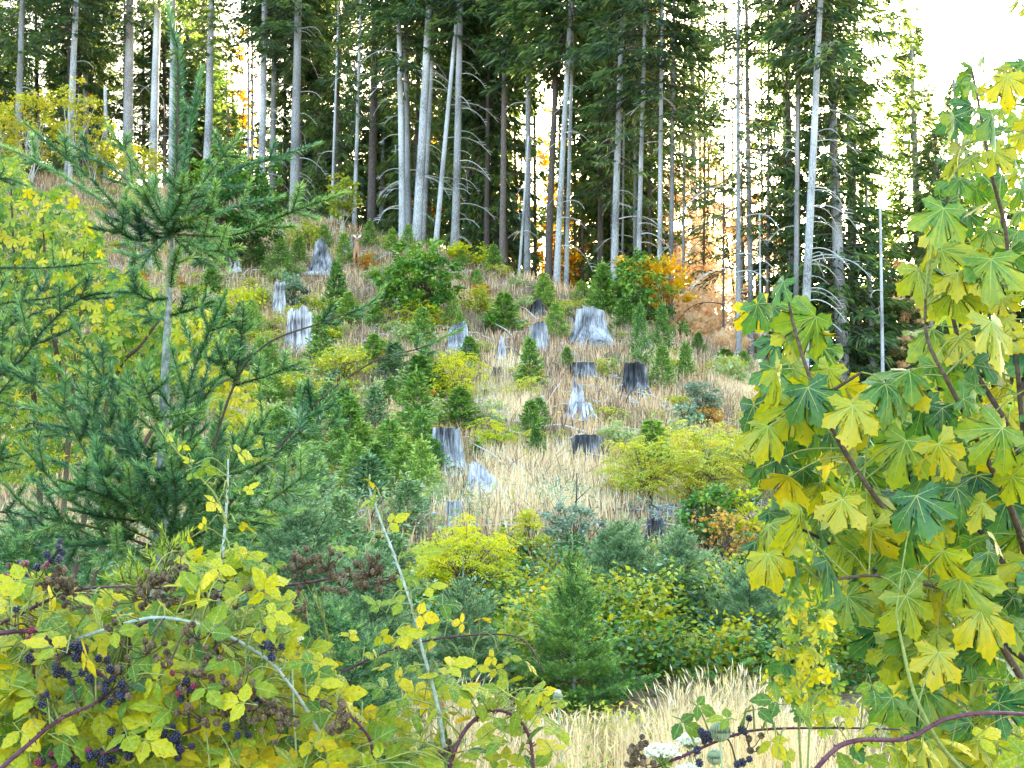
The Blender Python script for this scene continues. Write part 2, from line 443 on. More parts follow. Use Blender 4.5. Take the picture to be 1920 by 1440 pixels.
def trunk_mesh(name, Ht, r0, r, mat, knots=40, taper=.75):
    g = Geo()
    n = 22; z = np.linspace(-1.0, Ht, n); t = np.clip(z / Ht, 0, 1)
    wob = np.cumsum(r.normal(0, .012, (n, 2)), axis=0) * Ht / 25
    rad = r0 * (1 - taper * t) * (1 + .35 * np.exp(-np.clip(z, 0, 99) / .5))
    tube(g, np.stack([wob[:, 0], wob[:, 1], z], 1), rad, 10, .5)
    for k in range(knots):
        zz = r.uniform(.5, Ht * .6); az = r.random() * 6.28
        c = np.array([np.interp(zz, z, wob[:, 0]), np.interp(zz, z, wob[:, 1]), zz]); rr = r0 * (1 - taper * zz / Ht)
        d = np.array([math.cos(az), math.sin(az), r.uniform(-.2, .35)])
        tube(g, [c + d * rr * .8, c + d * (rr + r.uniform(.04, .35))], [.018, .008], 3, .5)
    return g.mesh(name, [mat])

def dead_branch_mesh(name, L, r, mat='twig_pale'):
    g = Geo()
    s = np.linspace(0, 1, 9)
    rise = r.uniform(.05, .3)
    pts = np.stack([L * s * (1 - .15 * s), L * .06 * np.sin(s * 4 + r.random() * 6), L * (rise * s - (rise + r.uniform(.25, .6)) * s ** 2.2)], 1)
    tube(g, pts, np.linspace(.028, .011, 9), 4, .5)
    for k in range(5):
        q = r.uniform(.3, .95); c = np.array([np.interp(q, s, pts[:, i]) for i in range(3)])
        d = np.array([.7, r.choice([-1, 1]) * .6, -r.uniform(.1, .7)]) * L * r.uniform(.1, .22)
        tube(g, [c, c + d * .5 + [0, 0, .02], c + d], [.014, .012, .008], 3, .5)
    return g.mesh(name, [mat])

CROWN = [crown_mesh('tall_crown', 29, 9 + i, [3.0, 3.4, 2.7, 3.8, 3.1][i], 170, np.random.default_rng(10 + i), per=60, sz=.42) for i in range(5)]
CROWN_LOW = [crown_mesh('low_crown', 20, 1.2, 3.3, 200, np.random.default_rng(30 + i), per=75, sz=.42) for i in range(2)]
CROWN_THIN = [crown_mesh('thin_crown', 24, 5, 2.6, 120, np.random.default_rng(40 + i), per=34, sz=.3) for i in range(2)]
CROWN_SPIRE = crown_mesh('spire_crown', 24, 5, 3.0, 260, np.random.default_rng(45), per=80, sz=.4, shape=.85, droop=.2)
TRUNK = {k: [trunk_mesh('tall_trunk', 29, .30, np.random.default_rng(50 + i), k) for i in range(3)] for k in ('bark_pale', 'bark_grey', 'bark_dark')}
SNAG = {k: trunk_mesh('snag_trunk', 10, .30, np.random.default_rng(60), k, 16, .35) for k in ('bark_pale',)}
DEAD = [dead_branch_mesh('dead_branch', [1.6, 2.2, 2.8, 1.9][i], np.random.default_rng(70 + i)) for i in range(4)]
DEADB = [dead_branch_mesh('dead_branch', [1.6, 2.2, 2.8][i], np.random.default_rng(80 + i), 'twig_brown') for i in range(3)]

def tall_tree(pxb, pxt, w, dd, tone, label, crown='tall', dead=0, Hs=1.0, cscale=1.0, group='conifers along the ridge', side=0, name='conifer_tree', cz=0):
    cd = float(np.interp(pxb, CX, CD)) + dd
    base = GD(pxb, cd)
    rr = w * .5 * m_per_px(cd) / .26
    # lean so that the trunk reaches column pxt at the top of the frame
    top = P(pxt, 0, cd)
    hgt = top.z - base.z
    t = empty(name, base, label, 'tree', group)
    ax = Vector(((top.x - base.x), random.uniform(-.3, .3), hgt)).normalized()
    rot = random.uniform(0, 6.28)
    Mx = Matrix.Translation(base) @ Vector((0, 0, 1)).rotation_difference(ax).to_matrix().to_4x4() @ Matrix.Rotation(rot, 4, 'Z')
    mk = TRUNK[tone][random.randrange(3)]
    o = put('trunk', mk, t); o.matrix_basis = Mx @ Matrix.Diagonal((rr, rr, Hs, 1))
    if crown:
        pool = {'tall': CROWN, 'low': CROWN_LOW, 'thin': CROWN_THIN}[crown]
        Hc = {'tall': 29, 'low': 20, 'thin': 24}[crown]
        o = put('crown', pool[random.randrange(len(pool))], t)
        zs = Hs * 29 / Hc
        o.matrix_basis = Mx @ Matrix.Translation((0, 0, cz)) @ Matrix.Diagonal((cscale, cscale, zs, 1))
    for k in range(dead):
        z = random.uniform(.8, 11.5)
        az = (random.choice([0, math.pi]) if side == 0 else (0 if side > 0 else math.pi)) + random.gauss(0, .6)
        s = random.uniform(.55, 1.0) * (1.0 if z > 2 else .7)
        q = put('dead_branch', (DEADB if tone == 'bark_dark' else DEAD)[random.randrange(3)], t)
        q.matrix_basis = Matrix.Translation(base + ax * z) @ Matrix.Rotation(az, 4, 'Z') @ Matrix.Diagonal((s, s, s, 1))
    return t

# (base column, column at the top of the frame, trunk width px, distance behind crest, tone, crown, dead branches, side, label)
TR = [
 (16, 43, 13, 3, 'bark_grey', 'tall', 5, 0, 'grey conifer trunk at the left edge of the ridge, behind yellow saplings'),
 (112, 143, 13, 2, 'bark_pale', 'tall', 5, 1, 'pale leaning conifer trunk left of the short bare snag'),
 (152, 160, 12, 9, 'bark_grey', 'tall', 3, 0, 'grey conifer trunk just left of the bare snag'),
 (228, 247, 19, 4, 'bark_grey', 'tall', 5, 0, 'thick grey-brown conifer trunk right of the bare snag'),
 (264, 267, 7, 14, 'bark_dark', None, 4, 0, 'thin dark trunk against the bright sky gap, left of its pair'),
 (276, 284, 7, 13, 'bark_dark', None, 4, 0, 'thin dark trunk against the bright sky gap, right of its pair'),
 (275, 298, 15, 2, 'bark_pale', 'tall', 6, 0, 'pale speckled conifer trunk right of the bright sky gap'),
 (302, 306, 8, 12, 'bark_dark', 'tall', 3, 0, 'dark thin trunk between two pale ones behind the fir leader'),
 (311, 324, 11, 1, 'bark_pale', 'tall', 3, 0, 'smooth pale trunk directly behind the young fir leader'),
 (377, 398, 15, 1, 'bark_pale', 'tall', 5, 0, 'pale conifer trunk rising over the dark round bush'),
 (461, 464, 5, 5, 'bark_pale', 'thin', 3, 0, 'very thin pale stem, left one of a close pair'),
 (468, 473, 5, 6, 'bark_pale', None, 2, 0, 'very thin pale stem, right one of a close pair'),
 (483, 497, 13, 1, 'bark_pale', 'tall', 14, 1, 'bright straight pole-like trunk with curved dead branches on its right'),
 (504, 515, 12, 5, 'bark_grey', 'tall', 8, 1, 'darker grey trunk close behind the bright pole-like one'),
 (546, 560, 17, 1, 'bark_grey', 'tall', 16, 1, 'thick grey trunk with long arching dead branches left of the thin pale stem'),
 (530, 533, 7, 8, 'bark_dark', 'tall', 5, 0, 'dark slim trunk just left of the thick grey trunk with arching branches'),
 (592, 600, 8, 9, 'bark_dark', 'tall', 6, 0, 'dark slim trunk above the pointed charred stump'),
 (617, 634, 5, 2, 'bark_pale', None, 2, 0, 'thin pale bare stem leaning right above the grey pointed stump'),
 (660, 678, 7, 1, 'bark_pale', 'thin', 4, 0, 'slim pale leaning trunk with a few green leaves at its foot'),
 (694, 704, 16, 4, 'bark_dark', 'tall', 6, 0, 'broad dark trunk left of the tight group of pale trunks'),
 (752, 749, 12, 1, 'bark_pale', 'tall', 16, -1, 'straight pale trunk with arching dead branches on its left, leftmost of the tight group'),
 (765, 758, 11, 3, 'bark_grey', 'tall', 4, 0, 'mottled grey trunk squeezed in the middle of the tight group'),
 (778, 805, 16, .3, 'bark_pale', 'tall', 9, 1, 'bright pale trunk leaning right, broadest of the tight group'),
 (789, 817, 9, 2, 'bark_pale', 'tall', 5, 1, 'narrow pale trunk pressed behind the broad leaning one'),
 (814, 858, 9, .3, 'bark_pale', 'tall', 6, 1, 'slender pale trunk leaning strongly right, above the dark green bush'),
 (850, 864, 14, 1, 'bark_grey', 'tall', 20, 1, 'grey trunk with a fan of long drooping dead branches'),
 (875, 880, 8, 8, 'bark_dark', 'tall', 6, 0, 'dark trunk behind the fan of drooping branches'),
 (912, 916, 8, 10, 'bark_dark', 'tall', 6, 0, 'dark slim trunk in the gap right of the drooping branches'),
 (941, 948, 12, 3, 'bark_dark', 'tall', 8, 0, 'brown trunk left of the thin white snag'),
 (988, 992, 12, 3, 'bark_grey', 'tall', 6, 0, 'greyish brown trunk right of the thin white snag'),
 (1027, 1046, 13, 2, 'bark_dark', 'tall', 6, 0, 'dark reddish brown trunk left of two pale trunks'),
 (1044, 1069, 11, 1, 'bark_pale', 'tall', 8, 1, 'pale trunk above the grassy knoll with feathery green boughs'),
 (1061, 1075, 8, 2, 'bark_pale', 'tall', 5, 0, 'narrow pale trunk tucked right of the one with feathery boughs'),
 (1092, 1094, 6, 12, 'bark_dark', 'thin', 6, 0, 'thin dark trunk against the orange glow left of the dark young conifer'),
 (1122, 1128, 7, 10, 'bark_dark', 'tall', 6, 0, 'dark trunk before the orange glow at the edge of the dark young conifer'),
 (1151, 1167, 13, .5, 'bark_pale', 'thin', 14, 1, 'bright isolated trunk in front of the dark young conifer'),
 (1197, 1209, 9, .5, 'bark_pale', 'tall', 10, 1, 'slim pale trunk rising over the orange bush'),
 (1216, 1222, 6, 9, 'bark_dark', 'tall', 6, 0, 'thin dark trunk right of the slim one over the orange bush'),
 (1236, 1241, 9, 1, 'bark_pale', 'tall', 7, 0, 'pale grey trunk behind the top of the orange bush'),
 (1258, 1263, 9, 2, 'bark_grey', 'thin', 7, 0, 'grey trunk at the right end of the orange bush'),
 (1318, 1322, 5, 11, 'bark_dark', 'thin', 10, 0, 'thin brown trunk in the bright hazy gap right of the orange bush'),
 (1386, 1383, 9, 1, 'bark_grey', 'thin', 12, 0, 'slim straight grey trunk right of the bright gap'),
 (1409, 1400, 11, 5, 'bark_grey', 'thin', 10, 0, 'brownish grey trunk paired right of the slim straight one'),
 (1440, 1442, 5, 12, 'bark_dark', 'thin', 8, 0, 'thin dark trunk seen above the lone maple spray'),
 (1491, 1496, 9, 3, 'bark_grey', 'tall', 7, -1, 'grey trunk just left of the bright trunk with long bare branches'),
 (1507, 1537, 15, .5, 'bark_pale', 'tall', 26, 1, 'bright grey trunk with many long bare branches reaching right'),
 (1600, 1602, 8, 9, 'bark_dark', 'tall', 8, 0, 'dark trunk inside the large conifer right of the bare-branched trunk'),
]
for t in TR:
    tall_tree(t[0], t[1], t[2], t[3], t[4], t[8], t[5], t[6], side=t[7])

r3 = random.Random(12)
for i in range(34):
    px = r3.uniform(960, 1500)
    tall_tree(px, px + r3.uniform(-6, 10), r3.uniform(4, 8), r3.uniform(4, 32), r3.choice(['bark_dark', 'bark_dark', 'bark_grey']), 'slim brown trunk in the thin glowing part of the forest', None, 7,
              group='slim trunks in the glowing gap')

def snag(px_b, py_t, px_t, w, dd, label, tone='bark_pale', dead=4):
    cd = float(np.interp(px_b, CX, CD)) + dd
    base = GD(px_b, cd); top = P(px_t, py_t, cd)
    t = empty('dead_snag', base, label, 'dead tree', 'bare snags on the ridge')
    v = top - base
    rr = w * .5 * m_per_px(cd) / .26
    o = put('trunk', SNAG[tone], t)
    o.matrix_basis = Matrix.Translation(base) @ Vector((0, 0, 1)).rotation_difference(v.normalized()).to_matrix().to_4x4() @ Matrix.Diagonal((rr, rr, v.length / 10, 1))
    for k in range(dead):
        q = put('dead_branch', DEAD[random.randrange(4)], t); s = random.uniform(.3, .55)
        q.matrix_basis = Matrix.Translation(base + v * random.uniform(.2, .9)) @ Matrix.Rotation(random.random() * 6.28, 4, 'Z') @ Matrix.Diagonal((s, s, s, 1))
snag(185, 163, 197, 8, 0, 'short broken bare white snag on the left ridge')
snag(973, 255, 991, 5, .5, 'thin white leaning snag before the orange glow')
snag(1655, 380, 1650, 6, 1, 'thin pale bare snag right of the big dark conifer')
snag(1427, 400, 1424, 4, 4, 'thinnest bare pole left of the bare-branched trunk', dead=6)

# conifers foliaged to the ground and the lone spire
def low_tree(px, py_top, d, wscale, label, thin=False, tone='bark_grey', spire=False):
    top = P(px, max(py_top, 150), d); base = Vector((top.x, d, h(top.x, d))); top = P(px, py_top, d); Ht = top.z - base.z
    t = empty('conifer_tree', base, label, 'tree', 'conifers foliaged to the ground')
    o = put('trunk', TRUNK[tone][0], t)
    o.matrix_basis = Matrix.Translation(base) @ Matrix.Diagonal((wscale, wscale, Ht / 29, 1))
    me = CROWN_SPIRE if spire else CROWN_LOW[random.randrange(2)] if not thin else CROWN_THIN[random.randrange(2)]
    o = put('crown', me, t)
    zs = Ht / (24 if (thin or spire) else 20)
    o.matrix_basis = Matrix.Translation(base) @ Matrix.Rotation(random.random() * 6, 4, 'Z') @ Matrix.Diagonal((wscale, wscale, zs, 1))
    return t
low_tree(1712, 35, 58, 1.0, 'lone spire-topped conifer against the white sky', spire=True)
low_tree(1590, 120, 56, 1.05, 'broad dark conifer with boughs down to the ground, right of the bare-branched trunk')
low_tree(1625, 330, 52, .6, 'small dark conifer in front of the broad dark one')
low_tree(1185, 120, 66, .95, 'dark bushy conifer behind the bright isolated trunk')
low_tree(1790, 150, 60, .9, 'dark conifer at the right behind the maple leaves')
low_tree(1870, 260, 55, .8, 'dark conifer far right, mostly behind maple leaves')
low_tree(1740, 400, 52, .5, 'low dark conifer under the lone spire tree')
low_tree(1470, 60, 68, .85, 'grey-green conifer between the slim pair and the bare-branched trunk', thin=True)
low_tree(1562, -140, 51, 1.0, 'full dark conifer with its crown right of the bare-branched trunk top')
low_tree(1478, -120, 55, .8, 'full conifer crown left of the bare-branched trunk top')
low_tree(1300, -60, 72, 1.0, 'thin crowned conifer above the orange bush', thin=True)
low_tree(930, 200, 74, 1.0, 'dark conifer filling the gap above the dark green bush')
low_tree(720, 230, 76, .9, 'dark conifer behind the broad dark trunk')
low_tree(430, 200, 84, .9, 'dark conifer in the shade behind the pale trunks at left')
low_tree(610, 220, 82, .9, 'dark conifer in the shade above the charred stump')

# the forest behind: one tells the trunks apart only by looking between the front ones
r2 = random.Random(5)
for i in range(290):
    px = r2.uniform(-450, 1480) if i < 262 else r2.uniform(1450, 2150)
    dd = r2.uniform(6, 60) if i < 262 else r2.uniform(10, 50)
    if 235 < px < 300 and r2.random() < .9: continue
    if 1205 < px < 1530 and r2.random() < .94: continue
    if 950 < px < 1120 and r2.random() < .6: continue
    lowc = r2.random() < .45
    if px > 1500:
        Hs = r2.uniform(.35, .52)
    else:
        Hs = r2.uniform(.8, 1.1)
    cdp = float(np.interp(px, CX, CD)) + dd
    shallow = px < 1300 and r2.random() < .5
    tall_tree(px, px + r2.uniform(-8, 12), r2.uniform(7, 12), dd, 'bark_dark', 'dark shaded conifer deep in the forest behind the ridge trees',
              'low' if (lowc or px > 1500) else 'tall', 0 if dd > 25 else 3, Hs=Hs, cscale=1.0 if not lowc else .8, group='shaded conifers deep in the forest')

# ------------------------------------------------------------------ small conifers on the slope
def sapling_mesh(name, Ht, Rr, r, mat='needle_sapling', nb=80, per=46, ln=.11, wd=.028):
    g = Geo()
    tube(g, [(0, 0, -.05), (.01, 0, Ht * .6), (0, .01, Ht)], [.022, .014, .004], 4, .5, 1)
    for i in range(nb):
        t = (i + r.random()) / nb
        z = Ht * (.04 + .86 * t); L = Rr * (1 - t) ** .72 * r.uniform(.7, 1.2) + .06
        az = i * 2.4 + r.normal(0, .4); el = np.interp(t, [0, 1], [.1, .95]) + r.normal(0, .1)
        dx = np.array([math.cos(az), math.sin(az), 0]); s = np.linspace(0, 1, 5)
        pts = np.array([0, 0, z]) + dx * (L * s * math.cos(el))[:, None] + np.array([0, 0, 1.]) * (L * (s * math.sin(el) - .12 * s + .2 * s ** 2))[:, None]
        n = int(per * (.4 + L / Rr)); q = .12 + .88 * r.random(n)
        C = np.stack([np.interp(q, s, pts[:, k]) for k in range(3)], 1)
        side = np.array([-math.sin(az), math.cos(az), 0]); sg = r.choice([-1, 1], n)
        off = r.random(n) * .4 * L * (1 - .6 * q)
        C = C + side * (sg * off)[:, None] + dx * (off * .6)[:, None]
        D = dx * .8 + side * (sg * r.uniform(.2, 1, n))[:, None] + np.array([0, 0, 1.]) * r.normal(.25, .4, n)[:, None]
        l = ln * r.uniform(.6, 1.5, n) * (Ht / 2)
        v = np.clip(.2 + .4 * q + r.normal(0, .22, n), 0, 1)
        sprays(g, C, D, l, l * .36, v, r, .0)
    n = 26; q = Ht * (.86 + .16 * r.random(n)); az = r.random(n) * 6.28
    sprays(g, np.stack([0 * q, 0 * q, q], 1), np.stack([np.cos(az) * .5, np.sin(az) * .5, 0 * q + 1], 1), .09 * Ht / 2, .02, .7, r, 0)
    return g.mesh(name, [mat, 'bark_young'])
SAP = [sapling_mesh('sapling_foliage', 2, .62, np.random.default_rng(100)), sapling_mesh('sapling_foliage', 2, .5, np.random.default_rng(101)),
       sapling_mesh('sapling_foliage', 2, .8, np.random.default_rng(102), nb=85), sapling_mesh('sapling_foliage', 2, .56, np.random.default_rng(103))]
SAPB = [sapling_mesh('sapling_foliage', 2, .7, np.random.default_rng(104), 'needle_blue', nb=80), sapling_mesh('sapling_foliage', 2, .55, np.random.default_rng(105), 'needle_blue')]

def sapling(px, py, hp, wp, label, blue=False):
    b = G(px, py); k = m_per_px(b.y)
    Ht = hp * k * 1.05; w = wp * k / 2
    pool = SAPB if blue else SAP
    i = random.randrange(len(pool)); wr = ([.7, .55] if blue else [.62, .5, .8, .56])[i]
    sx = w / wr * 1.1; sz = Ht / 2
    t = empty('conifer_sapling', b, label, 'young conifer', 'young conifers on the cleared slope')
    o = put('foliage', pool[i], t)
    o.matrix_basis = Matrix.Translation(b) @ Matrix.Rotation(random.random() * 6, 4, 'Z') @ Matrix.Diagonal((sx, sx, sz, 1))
SP = [
 (630, 592, 105, 46, 'narrow pointed young conifer right of the charred stump'),
 (600, 690, 100, 56, 'young conifer just right of the split white stump'),
 (525, 525, 78, 60, 'bright young conifer left of the fallen pale log'),
 (478, 505, 70, 46, 'young conifer under the right side of the dark round bush'),
 (395, 562, 62, 50, 'squat dark young conifer right of the fir stem'),
 (645, 500, 65, 40, 'young conifer between the charred stump and the deer'),
 (693, 468, 55, 34, 'small conifer right behind the deer'),
 (735, 478, 52, 34, 'small conifer at the top left of the dark green bush'),
 (765, 470, 50, 36, 'small pale conifer at the top of the dark green bush'),
 (945, 628, 82, 66, 'round dense young conifer right of the dark green bush'),
 (790, 655, 80, 56, 'blue-green young conifer below the dark green bush'),
 (846, 615, 72, 44, 'dark young conifer at the right foot of the dark green bush'),
 (700, 690, 66, 50, 'light green young conifer left of the long bare fir twig'),
 (702, 622, 62, 36, 'small spindly conifer at the left foot of the dark green bush'),
 (1020, 585, 74, 44, 'pointed young conifer above the small dark stump'),
 (1042, 638, 72, 48, 'young conifer left of the big fluted stump'),
 (1202, 695, 128, 46, 'tall narrow young conifer behind the dark flared stump'),
 (1242, 665, 96, 42, 'young conifer right of the tall narrow one'),
 (1286, 712, 72, 38, 'young conifer alone near the right crest'),
 (1310, 668, 44, 32, 'small dark conifer at the crest below the bright gap'),
 (1395, 700, 42, 40, 'small dark conifer at the crest by the maple spray'),
 (1360, 690, 36, 50, 'low grey-green conifer on the crest below the bright gap'),
 (994, 742, 112, 58, 'dense young conifer in the middle of the slope'),
 (1063, 700, 50, 30, 'small conifer between the low stump and the big fluted stump'),
 (995, 830, 78, 52, 'bright young conifer below the dense middle one'),
 (1004, 868, 66, 46, 'dull young conifer by the yellow shrub above the pale meadow'),
 (910, 755, 24, 22, 'tiny conifer seedling on the tan grass'),
 (1130, 600, 110, 62, 'yellow-green young conifer left of the orange bush'),
 (1175, 610, 100, 56, 'bluish young conifer in front of the orange bush'),
 (1090, 570, 44, 46, 'low young conifer above the big fluted stump'),
 (925, 512, 56, 40, 'dark young conifer on the crest right of the yellow patch'),
 (872, 478, 40, 30, 'small conifer on the crest over the yellow patch'),
 (890, 540, 34, 24, 'small grey-green conifer on the tan crest'),
 (780, 830, 135, 92, 'large dense green young conifer above the grey stump'),
 (862, 810, 84, 76, 'dark green young conifer right above the grey stump'),
 (810, 905, 80, 78, 'young conifer at the left foot of the grey stump'),
 (895, 868, 40, 34, 'small conifer at the right foot of the grey stump'),
 (655, 860, 120, 76, 'pale green young conifer left of the large dense one'),
 (730, 905, 120, 84, 'olive young conifer left of the grey stump'),
 (560, 500, 58, 38, 'pale small conifer behind the fallen pale log'),
 (607, 470, 50, 40, 'small conifer on the crest above the charred stump'),
 (470, 640, 80, 54, 'light green young conifer behind the upright fir twigs'),
 (505, 720, 84, 56, 'green young conifer left below the split white stump'),
 (430, 700, 74, 50, 'young conifer behind the raised fir twigs'),
 (820, 745, 66, 50, 'dark young conifer left of the bright yellow shrub'),
 (880, 690, 60, 46, 'bluish young conifer below the stump with the twig tip'),
]
for s in SP:
    sapling(*s[:5])
SPB = [
 (590, 1000, 150, 110, 'blue-green young conifer behind the bramble tip'),
 (690, 985, 130, 110, 'blue-green bushy conifer below the olive one'),
 (765, 1010, 110, 95, 'blue-green conifer left of the white rooted stump'),
 (540, 900, 100, 80, 'hazy blue-green conifer right of the tall fir'),
 (640, 1080, 150, 130, 'blue-green feathery conifer left of the tall pale cane'),
 (740, 1120, 120, 110, 'dull blue conifer behind the tall pale cane'),
 (1400, 1130, 90, 110, 'blue-green conifer below the rust shrub'),
 (1540, 1110, 120, 120, 'blue-green conifer behind the maple leaves'),
 (1640, 1170, 140, 130, 'large bluish conifer deep behind the maple leaves'),
]
for s in SPB:
    sapling(*s[:5], blue=True)

FILL = []
rf_ = random.Random(44)
LM = [('the charred pointed stump', 605, 490), ('the split white stump', 561, 620), ('the large dark green bush', 785, 560), ('the tall grey stump', 845, 845), ('the bright yellow shrub', 858, 710),
      ('the big fluted stump', 1106, 610), ('the orange bush', 1235, 550), ('the dark flared stump', 1191, 710), ('the pointed white stump', 1088, 750), ('the grey-green willow', 552, 560),
      ('the deer', 668, 480), ('the slender pale stump', 524, 560), ('the white twisted stump', 888, 900), ('the narrow white snag stump', 942, 650), ('the fir stem at left', 315, 600)]
def near_text(x, y):
    nm, a_, b_ = min(LM, key=lambda q: (q[1] - x) ** 2 + (q[2] - y) ** 2)
    dx_, dy_ = x - a_, y - b_
    w = ('far ' if math.hypot(dx_, dy_) > 110 else '') + (('left of ' if dx_ < 0 else 'right of ') if abs(dx_) > abs(dy_) else ('above ' if dy_ < 0 else 'below '))
    return w + nm
def clear_of(x, y):
    return all(not (abs(x - q[1]) < 46 and q[2] - 60 < y < q[2] + 125) for q in LM + [('', 1009, 630), ('', 1092, 690), ('', 1100, 840), ('', 440, 490)]) and all(math.hypot(x - q[0], y - q[1]) > 36 for q in FILL)
ADJ = ['slim', 'bushy', 'pale', 'dark', 'crooked', 'pointed', 'squat', 'bright green', 'thin', 'rounded']
for i in range(900):
    x_ = rf_.uniform(330, 1330); y_ = rf_.uniform(440, 960)
    if not clear_of(x_, y_): continue
    gy = np.interp(x_, CX, CY)
    if y_ < gy + 14: continue
    left = x_ < 840 and y_ > 620
    if not left and rf_.random() < .90: continue
    if left and rf_.random() < .45: continue
    if 860 < x_ < 1150 and y_ > 840: continue
    FILL.append((x_, y_))
seen = set()
for x_, y_ in FILL:
    sc_ = np.interp(y_, [440, 960], [34, 105]) * rf_.uniform(.7, 1.25)
    for ad in rf_.sample(ADJ, len(ADJ)):
        lb = ad + ' young conifer ' + near_text(x_, y_)
        if lb not in seen: break
    else:
        continue
    seen.add(lb)
    
    sapling(x_, y_, sc_, sc_ * rf_.uniform(.6, .85), lb, blue=rf_.random() < (.35 if y_ > 700 else .1))
STUMP_SPOTS = [(605, 512, 54), (524, 585, 24), (561, 652, 46), (655, 472, 24), (440, 508, 30), (1006, 589, 22), (1106, 642, 76), (1009, 652, 34), (858, 662, 44), (942, 672, 18), (1092, 708, 50), (1191, 740, 50), (1088, 786, 60), (1100, 862, 56), (845, 885, 80), (888, 935, 76), (853, 985, 30), (668, 500, 24)]
# ------------------------------------------------------------------ broadleaf shrubs
def shrub_meshes(name, W, Ht, n, leaf, r, mat, clusters=60, stems=12, stem_mat='twig_brown', flat=.5, ratio=.42, bottom=.12, topv=0.0, pinnate=False):
    g = Geo(); w = Geo()
    cen = []
    while len(cen) < clusters:
        p = r.uniform(-1, 1, 3)
        d = np.linalg.norm(p)
        if d > 1 or d < .35: continue
        if p[2] < -.9: continue
        cen.append(p * (1 + r.normal(0, .08)))
    cen = np.array(cen)
    C = cen * [W / 2, W / 2, Ht * .5 * (1 - bottom)] + [0, 0, Ht * (.5 + bottom * .5)]
    for i in range(stems):
        j = r.integers(len(C)); e = C[j]
        tube(w, catmull([(r.normal(0, W * .04), r.normal(0, W * .04), -.05), (e[0] * .35, e[1] * .35, e[2] * .5), e], 4), np.linspace(.012, .004, 9) * max(1, Ht / 2), 4, .5)
    for j in range(len(C)):
        o = C[r.integers(len(C))] * .35 + np.array([0, 0, Ht * .1])
        q = (C[j] + o) * .5 + [0, 0, Ht * .03]
        tube(w, [o, q, C[j]], [.006 * max(1, Ht / 2), .004, .002], 3, .5)
    m = n // clusters
    cv = r.normal(0, .14, len(C))
    for j in range(len(C)):
        ax = nrm(C[j] - [0, 0, Ht * .3])
        sz = W / math.sqrt(clusters) * .95
        if pinnate:
            # long drooping compound leaves
            for k in range(max(1, m // 9)):
                az = r.random() * 6.28; D = nrm(np.array([math.cos(az), math.sin(az), r.uniform(-.1, .5)]))
                s = np.linspace(.15, 1, 9); Lf = leaf * 3.2 * r.uniform(.7, 1.2)
                st = C[j] + r.normal(0, sz * .3, 3)
                pt = st + D * (Lf * s)[:, None] - np.array([0, 0, 1.]) * (Lf * .5 * s ** 2)[:, None]
                sd = np.where(np.arange(9) % 2, 1, -1)
                side = nrm(np.cross(D, [0, 0, 1.]))
                DD = D * .5 + side * sd[:, None] - np.array([0, 0, 1.]) * .35
                sprays(g, pt, DD, leaf * r.uniform(.8, 1.2), leaf * .34, np.clip(.5 + cv[j] + cen[j][2] * topv + r.normal(0, .1, 9), 0, 1), r, .2)
        else:
            pt = C[j] + r.normal(0, 1, (m, 3)) * [sz * .42, sz * .42, sz * .3]
            D = r.normal(0, 1, (m, 3)) * [1, 1, .5] + ax * .5 + [0, 0, -.2]
            l = leaf * r.uniform(.6, 1.25, m)
            sprays(g, pt, D, l, l * ratio * 1.7, np.clip(.5 + cv[j] + cen[j][2] * topv + r.normal(0, .16, m), 0, 1), r, .15)
    return g.mesh(name + '_foliage', [mat]), w.mesh(name + '_stems', [stem_mat])

SH = {}
def shrub(px, py, wp, hp, kind, label, name='leafy_shrub', cat='shrub', group=None, n=2600, leaf_px=9, clusters=60, topv=.1, stems=12, pinnate=False, d=None, stem_mat='twig_brown', seed=None, bottom=.12, ratio=.42):
    b = G(px, py) if d is None else GD(px, d)
    if d is not None:
        top = P(px, py - hp, d); hh = top.z - b.z
    else:
        hh = hp * m_per_px(b.y)
    k = m_per_px(b.y)
    r = np.random.default_rng(seed if seed is not None else int(px * 7 + py))
    mf, ms = shrub_meshes(name, wp * k, hh, n, leaf_px * k, r, kind, clusters, stems, stem_mat, topv=topv, pinnate=pinnate, bottom=bottom, ratio=ratio)
    t = empty(name, b, label, cat, group)
    o = put('foliage', mf, t, False); o = put('stems', ms, t, False)
    return t
shrub(785, 615, 158, 165, 'maple_dark', 'large round dark green maple bush in the middle of the upper slope', 'maple_bush', 'bush', n=5200, leaf_px=9, clusters=130, topv=.12)
shrub(432, 508, 225, 228, 'maple_dark', 'dark round broadleaf bush behind the tall fir, below the pale trunks', 'round_bush', 'bush', n=11000, leaf_px=8, clusters=240, topv=.14)
shrub(858, 765, 100, 115, 'shrub_yellow', 'bright yellow-green feathery shrub on the middle slope', n=2700, leaf_px=7, clusters=45, pinnate=True)
shrub(1205, 618, 150, 145, 'maple_dark', 'dark green bush under the orange crown beside the bright gap', 'maple_bush', 'bush', n=3000, leaf_px=8, clusters=70)
shrub(1246, 620, 100, 140, 'shrub_orange', 'orange-yellow autumn bush at the crest beside the bright gap', 'autumn_bush', 'bush', n=1700, leaf_px=8, clusters=44, bottom=.25)
shrub(1195, 600, 70, 125, 'shrub_orange', 'smaller orange autumn bush below the two slim pale trunks', 'autumn_bush', 'bush', n=900, leaf_px=9, clusters=22, bottom=.6)
shrub(1210, 955, 180, 150, 'shrub_olive', 'olive yellow feathery shrub on the left of the big shrub group right of the meadow', n=4800, leaf_px=8, clusters=70, pinnate=True)
shrub(1320, 970, 200, 180, 'shrub_olive', 'olive yellow feathery shrub in the middle of the group right of the meadow', n=5400, leaf_px=8, clusters=80, pinnate=True)
